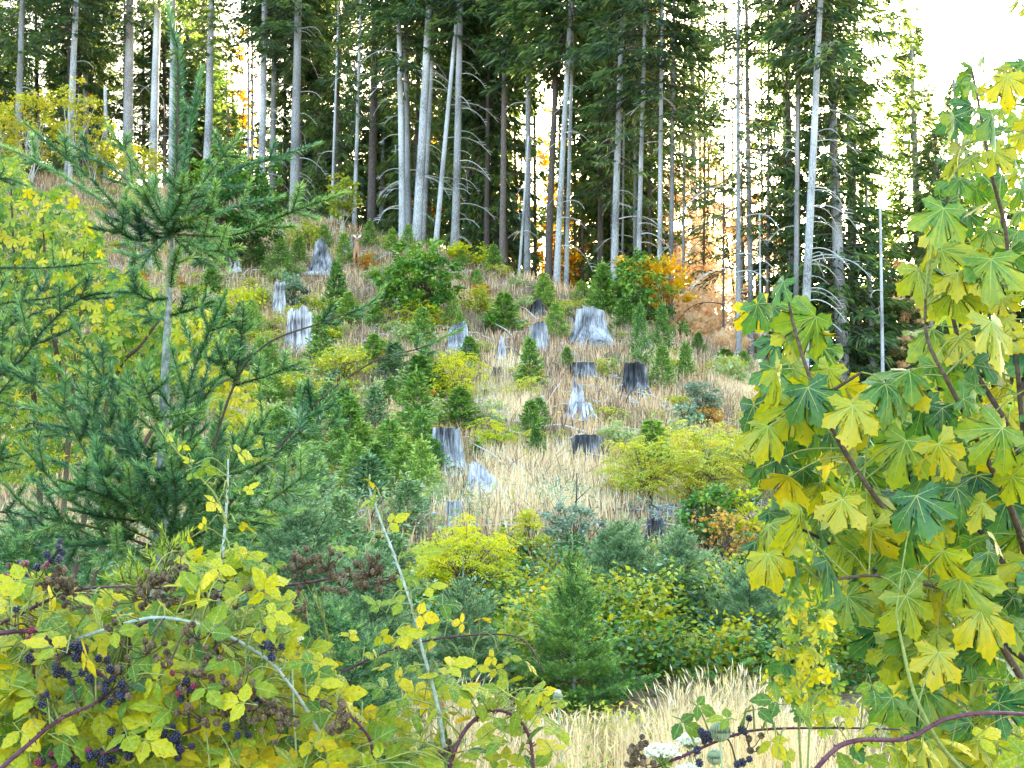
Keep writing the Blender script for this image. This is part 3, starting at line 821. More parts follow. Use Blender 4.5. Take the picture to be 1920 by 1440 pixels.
shrub(1420, 950, 150, 180, 'shrub_olive', 'olive yellow feathery shrub partly behind the left maple leaves', n=4200, leaf_px=8, clusters=60, pinnate=True)
shrub(1312, 795, 78, 82, 'shrub_grey', 'blue-grey leafy shrub on the right slope', n=1800, leaf_px=6, clusters=40)
shrub(552, 583, 48, 66, 'shrub_grey', 'grey-green rounded willow shrub left of the slender pale stump', n=1600, leaf_px=5, clusters=30)
shrub(932, 862, 92, 78, 'shrub_yellow', 'yellow-topped shrub above the pale meadow', n=1000, leaf_px=8, clusters=20, bottom=.35, pinnate=True)
shrub(640, 720, 110, 60, 'shrub_olive', 'golden low shrub right of the split white stump', n=1400, leaf_px=7, clusters=34)
shrub(560, 770, 120, 70, 'shrub_olive', 'pale golden shrub below the split white stump', n=1500, leaf_px=7, clusters=34)
shrub(575, 470, 70, 58, 'shrub_olive', 'pale yellow twiggy shrub left of the charred stump', n=900, leaf_px=6, clusters=26)
shrub(900, 600, 60, 70, 'shrub_olive', 'yellowish shrub between the dark bush and the round young conifer', n=900, leaf_px=6, clusters=22)
shrub(880, 500, 80, 46, 'shrub_yellow', 'yellow patch of leaves on the crest right of the dark green bush', n=800, leaf_px=7, clusters=22)
shrub(683, 508, 40, 34, 'shrub_rust', 'rusty orange bush in front of the deer', n=500, leaf_px=5, clusters=14)
shrub(780, 625, 90, 62, 'shrub_yellow', 'yellow leafed sapling at the foot of the dark green bush', n=700, leaf_px=8, clusters=18, pinnate=True)
shrub(450, 600, 90, 60, 'shrub_yellow', 'yellow-green shrub right of the fir stem', n=900, leaf_px=7, clusters=24)
shrub(590, 585, 60, 26, 'shrub_yellow', 'small bright yellow plant behind the split white stump', n=400, leaf_px=6, clusters=12)
shrub(625, 650, 34, 50, 'shrub_yellow', 'small yellow plant below the narrow pointed conifer', n=400, leaf_px=6, clusters=10)
shrub(870, 1175, 190, 190, 'shrub_yellow', 'bright yellow shrub left of the centre fir', n=7500, leaf_px=9, clusters=90, pinnate=True)
shrub(985, 1090, 110, 130, 'shrub_olive', 'olive green shrub with bare twigs behind the centre fir', n=3000, leaf_px=7, clusters=60)
shrub(1075, 1075, 110, 130, 'shrub_grey', 'grey-green twiggy shrub right behind the centre fir top', n=2800, leaf_px=7, clusters=60)
shrub(1365, 1090, 130, 130, 'shrub_rust', 'shrub with rust and orange leaves right of the root wad', n=500, leaf_px=10, clusters=44)
shrub(1330, 1060, 130, 150, 'maple_dark', 'green broadleaf bush behind the rusty one', n=2400, leaf_px=10, clusters=50)
shrub(1430, 1060, 130, 150, 'shrub_yellow', 'yellow shrub behind the lower maple leaves', n=2400, leaf_px=9, clusters=50)
shrub(1560, 960, 220, 150, 'maple_dark', 'green leafy bush in the gap behind the middle maple leaves', n=4200, leaf_px=10, clusters=80)
shrub(1720, 1010, 260, 260, 'maple_dark', 'green leafy bush behind the right maple leaves', n=5200, leaf_px=11, clusters=100)
shrub(1850, 1080, 260, 320, 'maple_dark', 'green leafy bush at the right edge behind the maple', n=5200, leaf_px=11, clusters=100)
shrub(430, 1120, 200, 150, 'maple_dark', 'dark leafy bush low behind the fir and bramble', n=3200, leaf_px=12, clusters=60)
shrub(505, 1080, 90, 120, 'shrub_yellow', 'small yellow-leafed plant right of the pale bramble shoot', n=900, leaf_px=12, clusters=24)
LOWS = []
for i_, (mt_, n_, pin) in enumerate([('shrub_yellow', 420, True), ('shrub_olive', 520, True), ('shrub_olive', 520, False), ('weed_teal', 520, False), ('shrub_rust', 380, False), ('weed_pale', 560, False), ('maple_dark', 520, False)]):
    mf, ms = shrub_meshes('low_shrub', 1.0, .8, n_, .13, np.random.default_rng(900 + i_), mt_, 16, 7, 'twig_brown', topv=.15, pinnate=pin, bottom=.1)
    LOWS.append((mf, ms, ['bright yellow', 'golden olive', 'olive', 'blue-green', 'rusty', 'pale green', 'dark green'][i_]))
rl_ = random.Random(71); seen2 = set(); SP2 = []
for i_ in range(1500):
    x_ = rl_.uniform(90, 1420); y_ = rl_.uniform(340, 965)
    if y_ < np.interp(x_, CX, CY) + 10: continue
    if 880 < x_ < 1110 and y_ > 850: continue
    left = (x_ < 860 and y_ > 560) or x_ < 400
    if rl_.random() < (.25 if left else .62): continue
    if any(abs(x_ - q[0]) < q[2] * .62 + 8 and q[1] - 30 < y_ < q[1] + 38 for q in STUMP_SPOTS): continue
    if any(math.hypot(x_ - a_, (y_ - b_) * 1.5) < 27 for a_, b_ in SP2): continue
    k_ = rl_.choice([0, 0, 1, 1, 1, 2, 2, 3, 5, 5, 5, 6, 0, 1, 5, 4])
    lb = None
    for ad in rl_.sample(['small', 'low', 'spreading', 'ragged', 'rounded', 'thin', 'tufted', 'dense'], 8):
        c_ = ad + ' ' + LOWS[k_][2] + ' shrub ' + near_text(x_, y_)
        if c_ not in seen2: lb = c_; break
    if lb is None: continue
    seen2.add(lb); SP2.append((x_, y_))
    b = G(x_, y_); sc_ = rl_.uniform(26, 52) * np.interp(y_, [430, 960], [.8, 1.5]) * m_per_px(b.y)
    t = empty('low_shrub', b, lb, 'shrub', 'low shrubs on the cleared slope')
    for nm_, me_ in (('foliage', LOWS[k_][0]), ('stems', LOWS[k_][1])):
        o = put(nm_, me_, t, False); o.rotation_euler = (0, 0, rl_.random() * 6); o.scale = (sc_, sc_, sc_ * rl_.uniform(.7, 1.2))
# wispy yellow trees at the far left below the ridge trunks
for i, (px, wp, hp, lb) in enumerate([(60, 110, 190, 'wispy pale yellow sapling tree at the far left ridge'), (130, 100, 230, 'wispy yellow-green sapling tree left of the snag'),
                                      (175, 80, 150, 'thin yellow sapling at the foot of the snag'), (-10, 90, 180, 'pale yellow sapling cut by the left edge of the photo'),
                                      (640, 70, 110, 'thin green-yellow sapling tree left of the slim leaning trunk'), (250, 110, 90, 'low pale shrub right of the snag foot')]):
    shrub(px, int(np.interp(px, CX, CY)) + 12, wp, hp, 'shrub_olive', lb, 'sapling_tree', 'tree', n=1500, leaf_px=7, clusters=46, stems=6, stem_mat='twig_pale', bottom=.2)
# backlit autumn trees beyond the crest, the right ones with painted sun glow
for i, (px, pyt, d, wp, lb) in enumerate([(160, 150, 92, 60, 'golden backlit tree between the far left trunks'), (1075, 300, 78, 110, 'golden backlit tree glowing between the centre trunks'),
                                   (1300, 380, 66, 150, 'orange backlit tree glowing in the bright gap'), (1240, 250, 76, 120, 'orange backlit tree high behind the orange bush'),
                                   (985, 350, 74, 90, 'golden backlit tree behind the thin white snag'), (1430, 330, 64, 130, 'orange backlit tree behind the slim straight trunk'),
                                   (800, 120, 86, 90, 'golden backlit leaves high between the tight group trunks'), (430, 40, 96, 80, 'golden backlit leaves high left of centre'),
                                   (1660, 380, 60, 80, 'golden backlit tree by the pale bare snag'), (1760, 190, 66, 60, 'golden backlit tree right of the spire tree'),
                                   (1360, 560, 56, 130, 'low orange backlit thicket at the foot of the bright gap'), (1480, 600, 58, 90, 'low orange thicket behind the maple spray'),
                                   (1295, 590, 53, 90, 'thicket with painted peach sun glow right of the orange bush'), (1420, 600, 54, 90, 'thicket with painted peach sun glow under the paired grey trunks'), (1315, 540, 54, 120, 'bush with painted peach sun glow at the left foot of the bright gap'), (1400, 300, 62, 130, 'peach glowing tree high behind the slim straight trunk'), (1290, 300, 66, 130, 'peach glowing tree above the golden bush'), (1340, 470, 60, 140, 'tall peach glowing tree in the middle of the bright gap'), (1390, 420, 70, 160, 'peach glowing tree behind the slim straight trunk foot'), (1060, 440, 66, 60, 'golden low thicket between the centre trunk feet'),
                                   (1275, 520, 56, 100, 'peach lit bush right behind the orange bush'), (1350, 620, 51, 110, 'lowest thicket with painted peach sun glow on the crest line'), (1260, 330, 70, 110, 'peach lit tree between the two trunks over the orange bush'), (1150, 420, 74, 90, 'peach lit tree left of the slim pale trunk'),
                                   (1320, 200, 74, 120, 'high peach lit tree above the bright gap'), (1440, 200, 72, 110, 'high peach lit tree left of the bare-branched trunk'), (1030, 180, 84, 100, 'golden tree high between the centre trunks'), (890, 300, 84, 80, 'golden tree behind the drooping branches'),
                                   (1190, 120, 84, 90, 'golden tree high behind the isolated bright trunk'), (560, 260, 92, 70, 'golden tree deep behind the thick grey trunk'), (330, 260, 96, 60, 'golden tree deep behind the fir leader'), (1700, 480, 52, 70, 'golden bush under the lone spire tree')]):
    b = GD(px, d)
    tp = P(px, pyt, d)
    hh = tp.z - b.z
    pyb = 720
    shrub(px, pyt + hh / m_per_px(d), wp, hh / m_per_px(d), 'leaf_peach_glow' if px > 1200 else 'shrub_orange', lb, 'autumn_tree', 'tree', 'backlit autumn trees', n=4200 if px > 1200 else 2600, leaf_px=8, clusters=60, d=d, bottom=.1, stems=10, topv=0)

# ------------------------------------------------------------------ dry grass, brush and litter
def blades(name, pts, hts, wd, r, mat, var=.5, heads=False, lean=.25):
    n = len(pts); g = Geo()
    az = r.random(n) * 6.28; ln = np.abs(r.normal(0, lean, n)) * hts
    up = np.array([0, 0, 1.])
    dx = np.stack([np.cos(az), np.sin(az), 0 * az], 1)
    fz = r.random(n) * 6.28
    wv = np.stack([np.cos(fz), np.sin(fz), 0 * fz], 1) * (wd * r.uniform(.6, 1.3, n))[:, None] * .5
    B = pts - up * .03; Mi = pts + up * (hts * .55)[:, None] + dx * (ln * .35)[:, None]; T = pts + up * hts[:, None] + dx * ln[:, None]
    V = np.stack([B - wv, B + wv, Mi + wv * .75, Mi - wv * .75, T], 1).reshape(-1, 3)
    i = np.arange(n)[:, None] * 5
    F = np.concatenate([i + [0, 1, 2], i + [0, 2, 3], i + [3, 2, 4]], 0)
    vv = np.clip(var + r.normal(0, .22, n), 0, 1)
    g.add(V, F, np.repeat(vv, 5))
    if heads:
        k = r.random(n) < .28
        D = nrm(T[k] - Mi[k])
        l = r.uniform(.05, .1, k.sum())
        sprays(g, T[k] - D * .06, D, l * 1.3, .011, np.clip(vv[k] + .1, 0, 1), r, .1)
        sprays(g, T[k] - D * .05, D, l * 1.2, .010, np.clip(vv[k] + .2, 0, 1), r, .1)
    o = put(name, g.mesh(name, [mat]))
    return o

def field(n, r, box, dens_fn, dmax=75, dmin=6):
    """ground points spread over a pixel-column/distance range, thinned by a function of where they are seen"""
    px = r.uniform(box[0], box[2], n); t = r.random(n)
    d = dmin + (dmax - dmin) * t ** .8
    x = (px - 960) / FPX * d; z = H(x, d)
    el = np.arctan2(z - EYE, d); py = 720 - np.tan(el - PITCH) * FPX
    cd = np.interp(px, CX, CD); dens_keep = np.ones(n, bool)
    for sx_, sy_, sw_ in STUMP_SPOTS:
        dens_keep &= ~((np.abs(px - sx_) < sw_ * .6) & (py > sy_ - 2) & (py < sy_ + 9))
    keep = dens_keep & (py > box[1]) & (py < box[3]) & (d < cd + 3) & (r.random(n) < dens_fn(px, py))
    return np.stack([x, d, z], 1)[keep], px[keep], py[keep], d[keep]

def blob(px, py, L):
    """1 inside any of the ellipses (cx, cy, rx, ry), falling off outside"""
    v = np.zeros_like(px)
    for cx, cy_, rx, ry in L:
        v = np.maximum(v, np.clip(1.6 - ((px - cx) / rx) ** 2 - ((py - cy_) / ry) ** 2, 0, 1))
    return v
def noise2(px, py, s, k=0):
    return .5 + .25 * np.sin(px / s + 1.3 * np.sin(py / s * 1.7 + k)) + .25 * np.sin(py / s * 1.9 - px / s * .6 + k)

r = np.random.default_rng(200)
BRIGHT = [(1010, 900, 150, 60), (940, 960, 110, 40), (960, 740, 60, 60), (1400, 720, 60, 30), (1150, 590, 60, 30), (1080, 960, 90, 30), (1250, 690, 50, 30)]
p, px, py, d = field(90000, r, (600, 500, 1520, 1020), lambda a, b: blob(a, b, BRIGHT), 60, 17)
tag(blades('dry_grass', p, r.uniform(.2, .55, len(p)), .022, r, 'straw', .6), 'pale straw grass standing in bright patches on the slope', None, None, 'stuff')
p, px, py, d = field(190000, r, (-60, 290, 1600, 1120), lambda a, b: .2 + .55 * noise2(a, b, 40), 79, 16)
tag(blades('tan_grass', p, r.uniform(.18, .5, len(p)), .03, r, 'straw_pink', .55), 'pinkish tan dry grass covering the cleared slope', None, None, 'stuff')
p, px, py, d = field(110000, r, (-60, 290, 1600, 1120), lambda a, b: np.clip(noise2(a, b, 26, 2) * 1.5 - .45, 0, 1), 79, 15)
tag(blades('heather_brush', p, r.uniform(.2, .65, len(p)), .035, r, 'heather', .5, lean=.7), 'low grey brown brush and dead weeds between the stumps', None, None, 'stuff')
# low green and yellow ground leaves
def ground_leaves(name, label, n, box, dens, mat, leaf, hmax, seed, dmax=70, dmin=6, ratio=.6):
    r = np.random.default_rng(seed)
    p, px, py, d = field(n, r, box, dens, dmax, dmin)
    g = Geo(); m = len(p)
    p = p + np.array([0, 0, 1.]) * (hmax * r.random(m))[:, None] * (.4 + .6 * noise2(p[:, 0] * 60, p[:, 1] * 60, 30))[:, None]
    D = r.normal(0, 1, (m, 3)) * [1, 1, .5] + [0, 0, .1]
    l = leaf * r.uniform(.6, 1.3, m)
    sprays(g, p, D, l, l * ratio, np.clip(.45 + .3 * (noise2(px, py, 30, 4) - .5) * 2 + r.normal(0, .15, m), 0, 1), r, .1)
    tag(put(name, g.mesh(name, [mat])), label, None, None, 'stuff')
GREENL = [(560, 900, 300, 180), (750, 850, 180, 110), (480, 620, 160, 120), (1450, 850, 200, 90), (650, 480, 200, 40), (950, 500, 150, 25)]
ground_leaves('ground_cover', 'low green leaves and ferns over the left and middle slope', 60000, (-60, 400, 1920, 1150), lambda a, b: .06 + .6 * blob(a, b, GREENL), 'shrub_olive', .11, .5, 301, 70, 12)
ground_leaves('green_undergrowth', 'mixed green undergrowth in the hollow below the meadow', 90000, (-100, 1000, 2050, 1330), lambda a, b: np.clip(1.2 * noise2(a, b, 45, 1) + .2, 0, 1), 'maple_dark', .075, .75, 302, 17, 9)
ground_leaves('bramble_thicket', 'low tangle of small bramble leaves right of the centre fir', 70000, (900, 1060, 2050, 1300), lambda a, b: np.clip(1.3 * noise2(a, b, 38, 3), 0, 1) * (a > 950), 'shrub_olive', .065, .8, 303, 15, 8.5)
ground_leaves('near_undergrowth', 'shaded green undergrowth low behind the bramble leaves', 60000, (-100, 1050, 700, 1500), lambda a, b: np.ones_like(a), 'maple_dark', .07, 1.0, 304, 9, 4.2)
LEFTG = [(520, 850, 260, 200), (730, 800, 190, 140), (430, 620, 150, 160), (650, 960, 260, 90), (1330, 860, 150, 60)]
ground_leaves('pale_weeds', 'pale green weeds and tall herbs between the young conifers', 110000, (-60, 420, 1700, 1150), lambda a, b: .07 * (noise2(a, b, 33) > .5) + np.clip(noise2(a, b, 28, 5) * 1.6 - .35, 0, 1) * blob(a, b, LEFTG), 'weed_pale', .13, .75, 311, 72, 12, ratio=.35)
ground_leaves('yellow_weeds', 'yellow autumn weeds scattered in patches on the slope', 90000, (-60, 420, 1700, 1050), lambda a, b: np.clip(noise2(a, b, 19, 2.6) * 2.2 - 1.45, 0, 1) * (.5 + .5 * blob(a, b, LEFTG)), 'weed_yellow', .11, .5, 312, 72, 14, ratio=.5)
ground_leaves('teal_weeds', 'blue-green small leaves low in the hollow', 70000, (-60, 860, 1950, 1300), lambda a, b: np.clip(noise2(a, b, 31, 7) * 1.6 - .5, 0, 1), 'weed_teal', .07, .9, 313, 22, 8.5, ratio=.4)
ground_leaves('bright_thicket_leaves', 'bright yellow-green bramble leaves over the low thicket', 52000, (930, 1050, 2050, 1310), lambda a, b: np.clip(noise2(a, b, 27, 3.3) * 1.5 - .35, 0, 1), 'bramble_leaf', .07, .95, 314, 15, 8.5)
ground_leaves('low_weeds', 'low dark and green weeds between the straw stalks', 26000, (560, 1180, 1800, 1650), lambda a, b: np.clip(noise2(a, b, 41, 9) * 1.5 - .35, 0, 1), 'shrub_olive', .045, .42, 315, 10.5, 4.6)
# foreground straw
r = np.random.default_rng(210)
FG = [(900, 1400, 330, 130), (1280, 1340, 190, 110), (1380, 1420, 220, 90), (760, 1340, 120, 90), (1300, 1280, 120, 60)]
p, px, py, d = field(30000, r, (560, 1180, 1760, 1650), lambda a, b: blob(a, b - 40, FG) * np.clip(noise2(a * 1.0, b * .35, 13, 1.7) * 1.7 - .35, .08, 1), 10.5, 4.6)
yt = np.interp(px, [560, 640, 900, 960, 1220, 1270, 1400, 1480, 1760], [1330, 1260, 1275, 1345, 1335, 1255, 1240, 1320, 1340])
hmax = (EYE + np.tan(PITCH + np.arctan((720 - yt) / FPX)) * d) - p[:, 2]
hh_ = np.clip(np.minimum(r.uniform(.25, .95, len(p)) * .85, hmax * r.uniform(.6, 1.04, len(p))), .08, 1)
tag(blades('tall_straw_grass', p, hh_, .0058, r, 'straw', .35 + .4 * noise2(px, py * .4, 23, 5), heads=True, lean=.42), 'tall dry straw grass with seed heads around the centre fir', None, None, 'stuff')

# ------------------------------------------------------------------ stumps and logs
def stump_mesh(name, wd, ht, r, mats, flare=.5, point=0.0, jag=.12, flutes=7, slant=0.0, hollow=True):
    g = Geo(); K = 90; NL = 18
    th = np.arange(K) * 2 * np.pi / K
    ph = r.random(4) * 6.28
    fl = .09 * np.sin(flutes * th + ph[0]) + .05 * np.sin((flutes * 2 + 1) * th + ph[1]) + .03 * np.sin(23 * th + ph[2])
    for c_ in range(9):
        a0 = r.random() * 6.28; dth = np.abs((th - a0 + np.pi) % (2 * np.pi) - np.pi)
        fl -= r.uniform(.06, .22) * np.exp(-(dth / r.uniform(.05, .10)) ** 2)
    fl += r.normal(0, .012, K)
    jg = sum(r.normal(0, 1) * np.sin(k_ * th + r.random() * 6.28) / k_ ** .6 for k_ in (2, 3, 5, 8, 13)) * jag * .45 + r.normal(0, 1, K) * jag * .12
    top = 1 + jg + slant * np.cos(th + ph[3]) - point * (1 - np.cos(th - 2.2)) * .5
    top = np.maximum(top, .3)
    V = []
    for i in range(NL):
        t = i / (NL - 1)
        rr = wd / 2 * (.94 + .16 * (1 - t) + flare * np.clip(1 - (t * 1.4 - .4), 0, 1.3) ** 2.4 + fl * (1 + 1.2 * (1 - t))) * (1 - point * .45 * t)
        rr = rr * (1 + r.normal(0, .012, K))
        z = -ht * .4 + (ht * 1.4) * t * top
        V.append(np.stack([rr * np.cos(th), rr * np.sin(th), z], 1))
    topring = V[-1]
    rin = .78
    V.append(np.stack([topring[:, 0] * rin, topring[:, 1] * rin, topring[:, 2] - ht * .02], 1))
    V.append(np.stack([topring[:, 0] * .6, topring[:, 1] * .6, np.minimum(topring[:, 2], ht * .9) - ht * (.3 if hollow else .05)], 1))
    V.append(np.stack([topring[:, 0] * .02, topring[:, 1] * .02, 0 * th + ht * (.5 if hollow else .86)], 1))
    V = np.concatenate(V); F = []; mi = []
    for i in range(NL + 2):
        for j in range(K):
            a_, b_ = i * K + j, i * K + (j + 1) % K
            F += [(a_, b_, b_ + K), (a_, b_ + K, a_ + K)]
    F = np.array(F)
    g.add(V, F, .5, 0, False)
    return g.mesh(name, mats)

def roots_mesh(wd, ht, r, az, L, mat):
    g = Geo(); s = np.linspace(0, 1, 8)
    dx = np.array([math.cos(az), math.sin(az), 0]); sd_ = np.array([-math.sin(az), math.cos(az), 0])
    for q in range(3):
        o = r.normal(0, .07) * wd
        pts = dx * (wd * .42 + L * s)[:, None] + sd_ * (o + np.sin(s * 5 + q) * L * .06)[:, None] + np.array([0, 0, 1.]) * (ht * .42 * (1 - s) ** 2.2 - .05 * s)[:, None]
        tube(g, pts, wd * np.linspace(.09, .018, 8), 6, .5)
    return g.mesh('stump_root', [mat])

def stump(px, py, wp, hp, mat, label, roots=0, **kw):
    b = G(px, py); k = m_per_px(b.y)
    r = np.random.default_rng(int(px * 3 + py))
    me = stump_mesh('stump', wp * k / (1 + kw.get('flare', .5) * .55), hp * k * 1.08, r, [mat], **kw)
    if roots or kw.get('part'):
        t = empty('tree_stump', b, label, 'stump', 'old stumps on the slope')
        put('stump_body', me, t, False)
        for i in range(roots):
            az = -math.pi / 2 + (i - (roots - 1) / 2) * (2.6 / max(1, roots)) + .3
            put('root', roots_mesh(wp * k * .7, hp * k, r, az, wp * k * .45, mat), t, False)
    else:
        t = put('tree_stump', me); t.location = b
        tag(t, label, 'stump', 'old stumps on the slope')
    return t
stump(605, 512, 54, 66, 'wood_weathered', 'pointed half-charred stump beside the fallen pale log', point=.7, jag=.12, flare=.45)
stump(524, 585, 24, 50, 'wood_white', 'slender pale broken stump left of the grey-green willow', flare=.35, jag=.2)
stump(561, 652, 46, 64, 'wood_white', 'white vertically split stump with a jagged top behind the fir twig', flare=.1, jag=.12, flutes=11)
stump(655, 472, 24, 28, 'wood_weathered', 'grey pointed stump directly left of the deer', point=.5)
stump(440, 508, 30, 34, 'wood_white', 'white broken stump under the dark round bush', point=.5, jag=.2)
stump(277, 512, 26, 42, 'wood_white', 'pale leaning stump left of the fir stem', point=.3)
stump(1006, 589, 22, 24, 'wood_charred', 'small dark stump below the pointed crest conifer', flare=.2)
stump(1106, 644, 66, 58, 'wood_weathered', 'big fluted grey stump with flared base near the crest', roots=3, flare=.55, flutes=9, jag=.07)
stump(1067, 603, 18, 20, 'wood_charred', 'small mossy stump touching the left of the big fluted stump', flare=.3)
stump(1009, 652, 34, 38, 'wood_weathered', 'dark grey slanted-top stump left of the big fluted stump', slant=.12, flare=.15, jag=.05)
stump(858, 662, 44, 44, 'wood_weathered', 'grey stump behind the tip of the long bare fir twig', slant=.15, flare=.5, jag=.05)
stump(942, 672, 18, 38, 'wood_white', 'narrow broken white snag stump on the middle slope', point=.5, jag=.25, flare=.3)
stump(932, 712, 22, 22, 'wood_charred', 'low dark rotten stump below the narrow broken one', point=.4, jag=.25)
stump(1092, 708, 50, 24, 'wood_charred', 'low wide dark stump with a pale flat top', flare=.1, hollow=False, jag=.04)
stump(1191, 740, 48, 54, 'wood_charred', 'dark flared stump on the right slope in front of the narrow conifer', roots=1, flare=.45, jag=.05)
stump(1088, 786, 56, 70, 'wood_white', 'pointed weathered white and pink stump with spreading roots', roots=3, point=.85, flare=.5, jag=.14)
stump(1100, 862, 56, 40, 'wood_charred', 'round black stump standing over the pale meadow', flare=.1, jag=.05)
stump(838, 886, 66, 74, 'wood_weathered', 'tall grey stump with long vertical grain left of the meadow', roots=2, flare=.5, flutes=5, jag=.05)
stump(904, 942, 84, 68, 'wood_white', 'white twisted stump with sweeping roots at the meadow edge', roots=4, point=.45, flare=.6, jag=.08, flutes=5)
stump(853, 985, 34, 40, 'wood_white', 'pale low stump overgrown with leaves at the lower meadow corner', flare=.2)
stump(1228, 1030, 34, 48, 'wood_charred', 'dark upright root wad under the pile of sticks', flare=.2, jag=.2)

def log(p0, p1, wp, mat, label, bend=.02):
    a_, b_ = G(*p0), G(*p1); k = m_per_px((a_.y + b_.y) / 2); rr = wp * k / 2
    r = np.random.default_rng(int(p0[0] + p1[1]))
    g = Geo(); o = (a_ + b_) / 2 + Vector((0, 0, rr * .6))
    s = np.linspace(0, 1, 9)
    pts = np.array(a_)[None] * (1 - s)[:, None] + np.array(b_)[None] * s[:, None] + r.normal(0, rr * .12, (9, 3)) + [0, 0, rr * .7] - np.array(o)
    tube(g, pts, rr * (1 + r.normal(0, .07, 9)) * np.linspace(1, .8, 9), 10, .5, cap=True)
    tube(g, pts[:2][::-1], [rr, rr * .97], 10, .5, cap=True)
    t = put('fallen_log', g.mesh('fallen_log', [mat])); t.location = o
    tag(t, label, 'log', 'fallen logs on the slope')
log((540, 517), (602, 519), 12, 'wood_white', 'short pale fallen log lying against the charred stump')
log((735, 880), (822, 842), 18, 'wood_weathered', 'long grey log sloping up behind the tall grey stump')
log((585, 650), (655, 640), 7, 'wood_weathered', 'thin grey log right of the split white stump')
log((680, 640), (770, 632), 6, 'wood_weathered', 'thin grey slash log below the dark green bush')
log((905, 610), (985, 605), 6, 'wood_weathered', 'thin weathered log under the round young conifer')
log((1075, 672), (1050, 645), 6, 'wood_white', 'small pale log below the big fluted stump')
log((1330, 735), (1400, 722), 6, 'wood_white', 'pale grey log on the right crest grass')
log((520, 700), (545, 690), 8, 'wood_white', 'stubby pale log below the split white stump')

# slash pile: sticks heaped over the root wad
sb = G(1225, 985)
pile = empty('stick_pile', sb, 'heap of dark broken branches below the olive shrubs', 'brush pile')
kk = m_per_px(sb.y)
rp_ = random.Random(3)
for i in range(34):
    g = Geo(); Lk = rp_.uniform(30, 90) * kk; az = rp_.gauss(0, .35) + (math.pi if rp_.random() < .5 else 0)
    c = Vector((rp_.uniform(-45, 45) * kk, rp_.uniform(-.4, .4), rp_.uniform(4, 30) * kk))
    dv = Vector((math.cos(az), math.sin(az), rp_.gauss(0, .16))) * Lk / 2
    m_ = c + Vector((0, 0, rp_.uniform(-.06, .1)))
    tube(g, catmull([c - dv, m_, c + dv], 4), np.linspace(.035, .010, 9) * rp_.uniform(.5, 1.1), 5, .5)
    put('stick', g.mesh('stick', ['wood_charred' if i % 3 else 'wood_weathered']), pile, False)
g = Geo(); tube(g, catmull([(-100 * kk, -.3, 22 * kk), (-60 * kk, -.3, 30 * kk), (0, -.2, 24 * kk), (40 * kk, -.2, 14 * kk)], 5), np.linspace(.012, .04, 16), 5, .5)
put('stick', g.mesh('stick', ['wood_weathered']), pile, False)
g = Geo(); r = np.random.default_rng(555)
p, px_, py_, d_2 = field(5200, r, (200, 400, 1450, 1000), lambda a, b: .35 + .5 * noise2(a, b, 22, 4), 74, 16)
for q in p[:900]:
    az = r.random() * 6.28; L_ = r.uniform(.25, 1.3); v = np.array([math.cos(az), math.sin(az), r.normal(.05, .18)]) * L_
    z1 = h(q[0] + v[0], q[1] + v[1]); e = np.array([q[0] + v[0], q[1] + v[1], z1 + .06 + abs(v[2])])
    tube(g, [q + [0, 0, .05], (q + e) / 2 + [0, 0, r.uniform(.03, .15)], e], [r.uniform(.015, .04), .018, .008], 4, .5)
tag(put('slash_litter', g.mesh('slash_litter', ['twig_pale'])), 'scattered grey dead branches and slash lying over the slope', None, None, 'stuff')
# loose sticks across the slope
rs = random.Random(9)
for i, (px, py, L_, lb) in enumerate([(1105, 1000, 60, 'thin dark dead twig standing left of the stick pile'), (790, 900, 60, 'thin pale stick lying before the tall grey stump'), (920, 570, 50, 'thin pale stick left of the small dark stump'),
                                (1095, 575, 46, 'forked bare twig rising over the big fluted stump'), (710, 650, 40, 'short pale stick below the dark green bush'), (1140, 790, 50, 'thin stick right of the pointed white stump'),
                                (1350, 735, 40, 'short grey stick on the right crest'), (1073, 1000, 110, 'thin upright dead stem in front of the pale meadow')]):
    b = G(px, py); k = m_per_px(b.y); g = Geo(); up = i in (0, 3, 7)
    v = Vector((rs.uniform(-.2, .2), 0, 1)) if up else Vector((1, rs.uniform(-.5, .5), rs.uniform(.1, .5)))
    v = v.normalized() * L_ * k
    tube(g, catmull([(0, 0, -.03), v * .5 + Vector((.03, 0, .04)), v], 4), np.linspace(.018, .006, 9), 4, .5)
    tube(g, [v * .5, v * .7 + Vector((v.z * .2 + .05, 0, .05))], [.01, .004], 3, .5)
    t = put('dead_stick', g.mesh('dead_stick', ['twig_pale' if not up else 'twig_brown'])); t.location = b
    tag(t, lb, 'stick', 'loose sticks on the slope')

# ------------------------------------------------------------------ the deer
def skin_obj(name, verts, edges, radii, mat, parent, sub=2):
    me = bpy.data.meshes.new(name); me.from_pydata(verts, edges, [])
    o = put(name, me, parent, False)
    md = o.modifiers.new('skin', 'SKIN'); md.use_smooth_shade = True
    for i, rr in enumerate(radii):
        me.skin_vertices[0].data[i].radius = rr if isinstance(rr, tuple) else (rr, rr)
    me.skin_vertices[0].data[0].use_root = True
    s = o.modifiers.new('sub', 'SUBSURF'); s.levels = sub; s.render_levels = sub
    me.materials.append(M[mat])
    return o
db = G(668, 503)
deer = empty('deer', db, 'alert doe looking at the camera with raised ears, half hidden by the rusty bush', 'deer', rz=R(12))
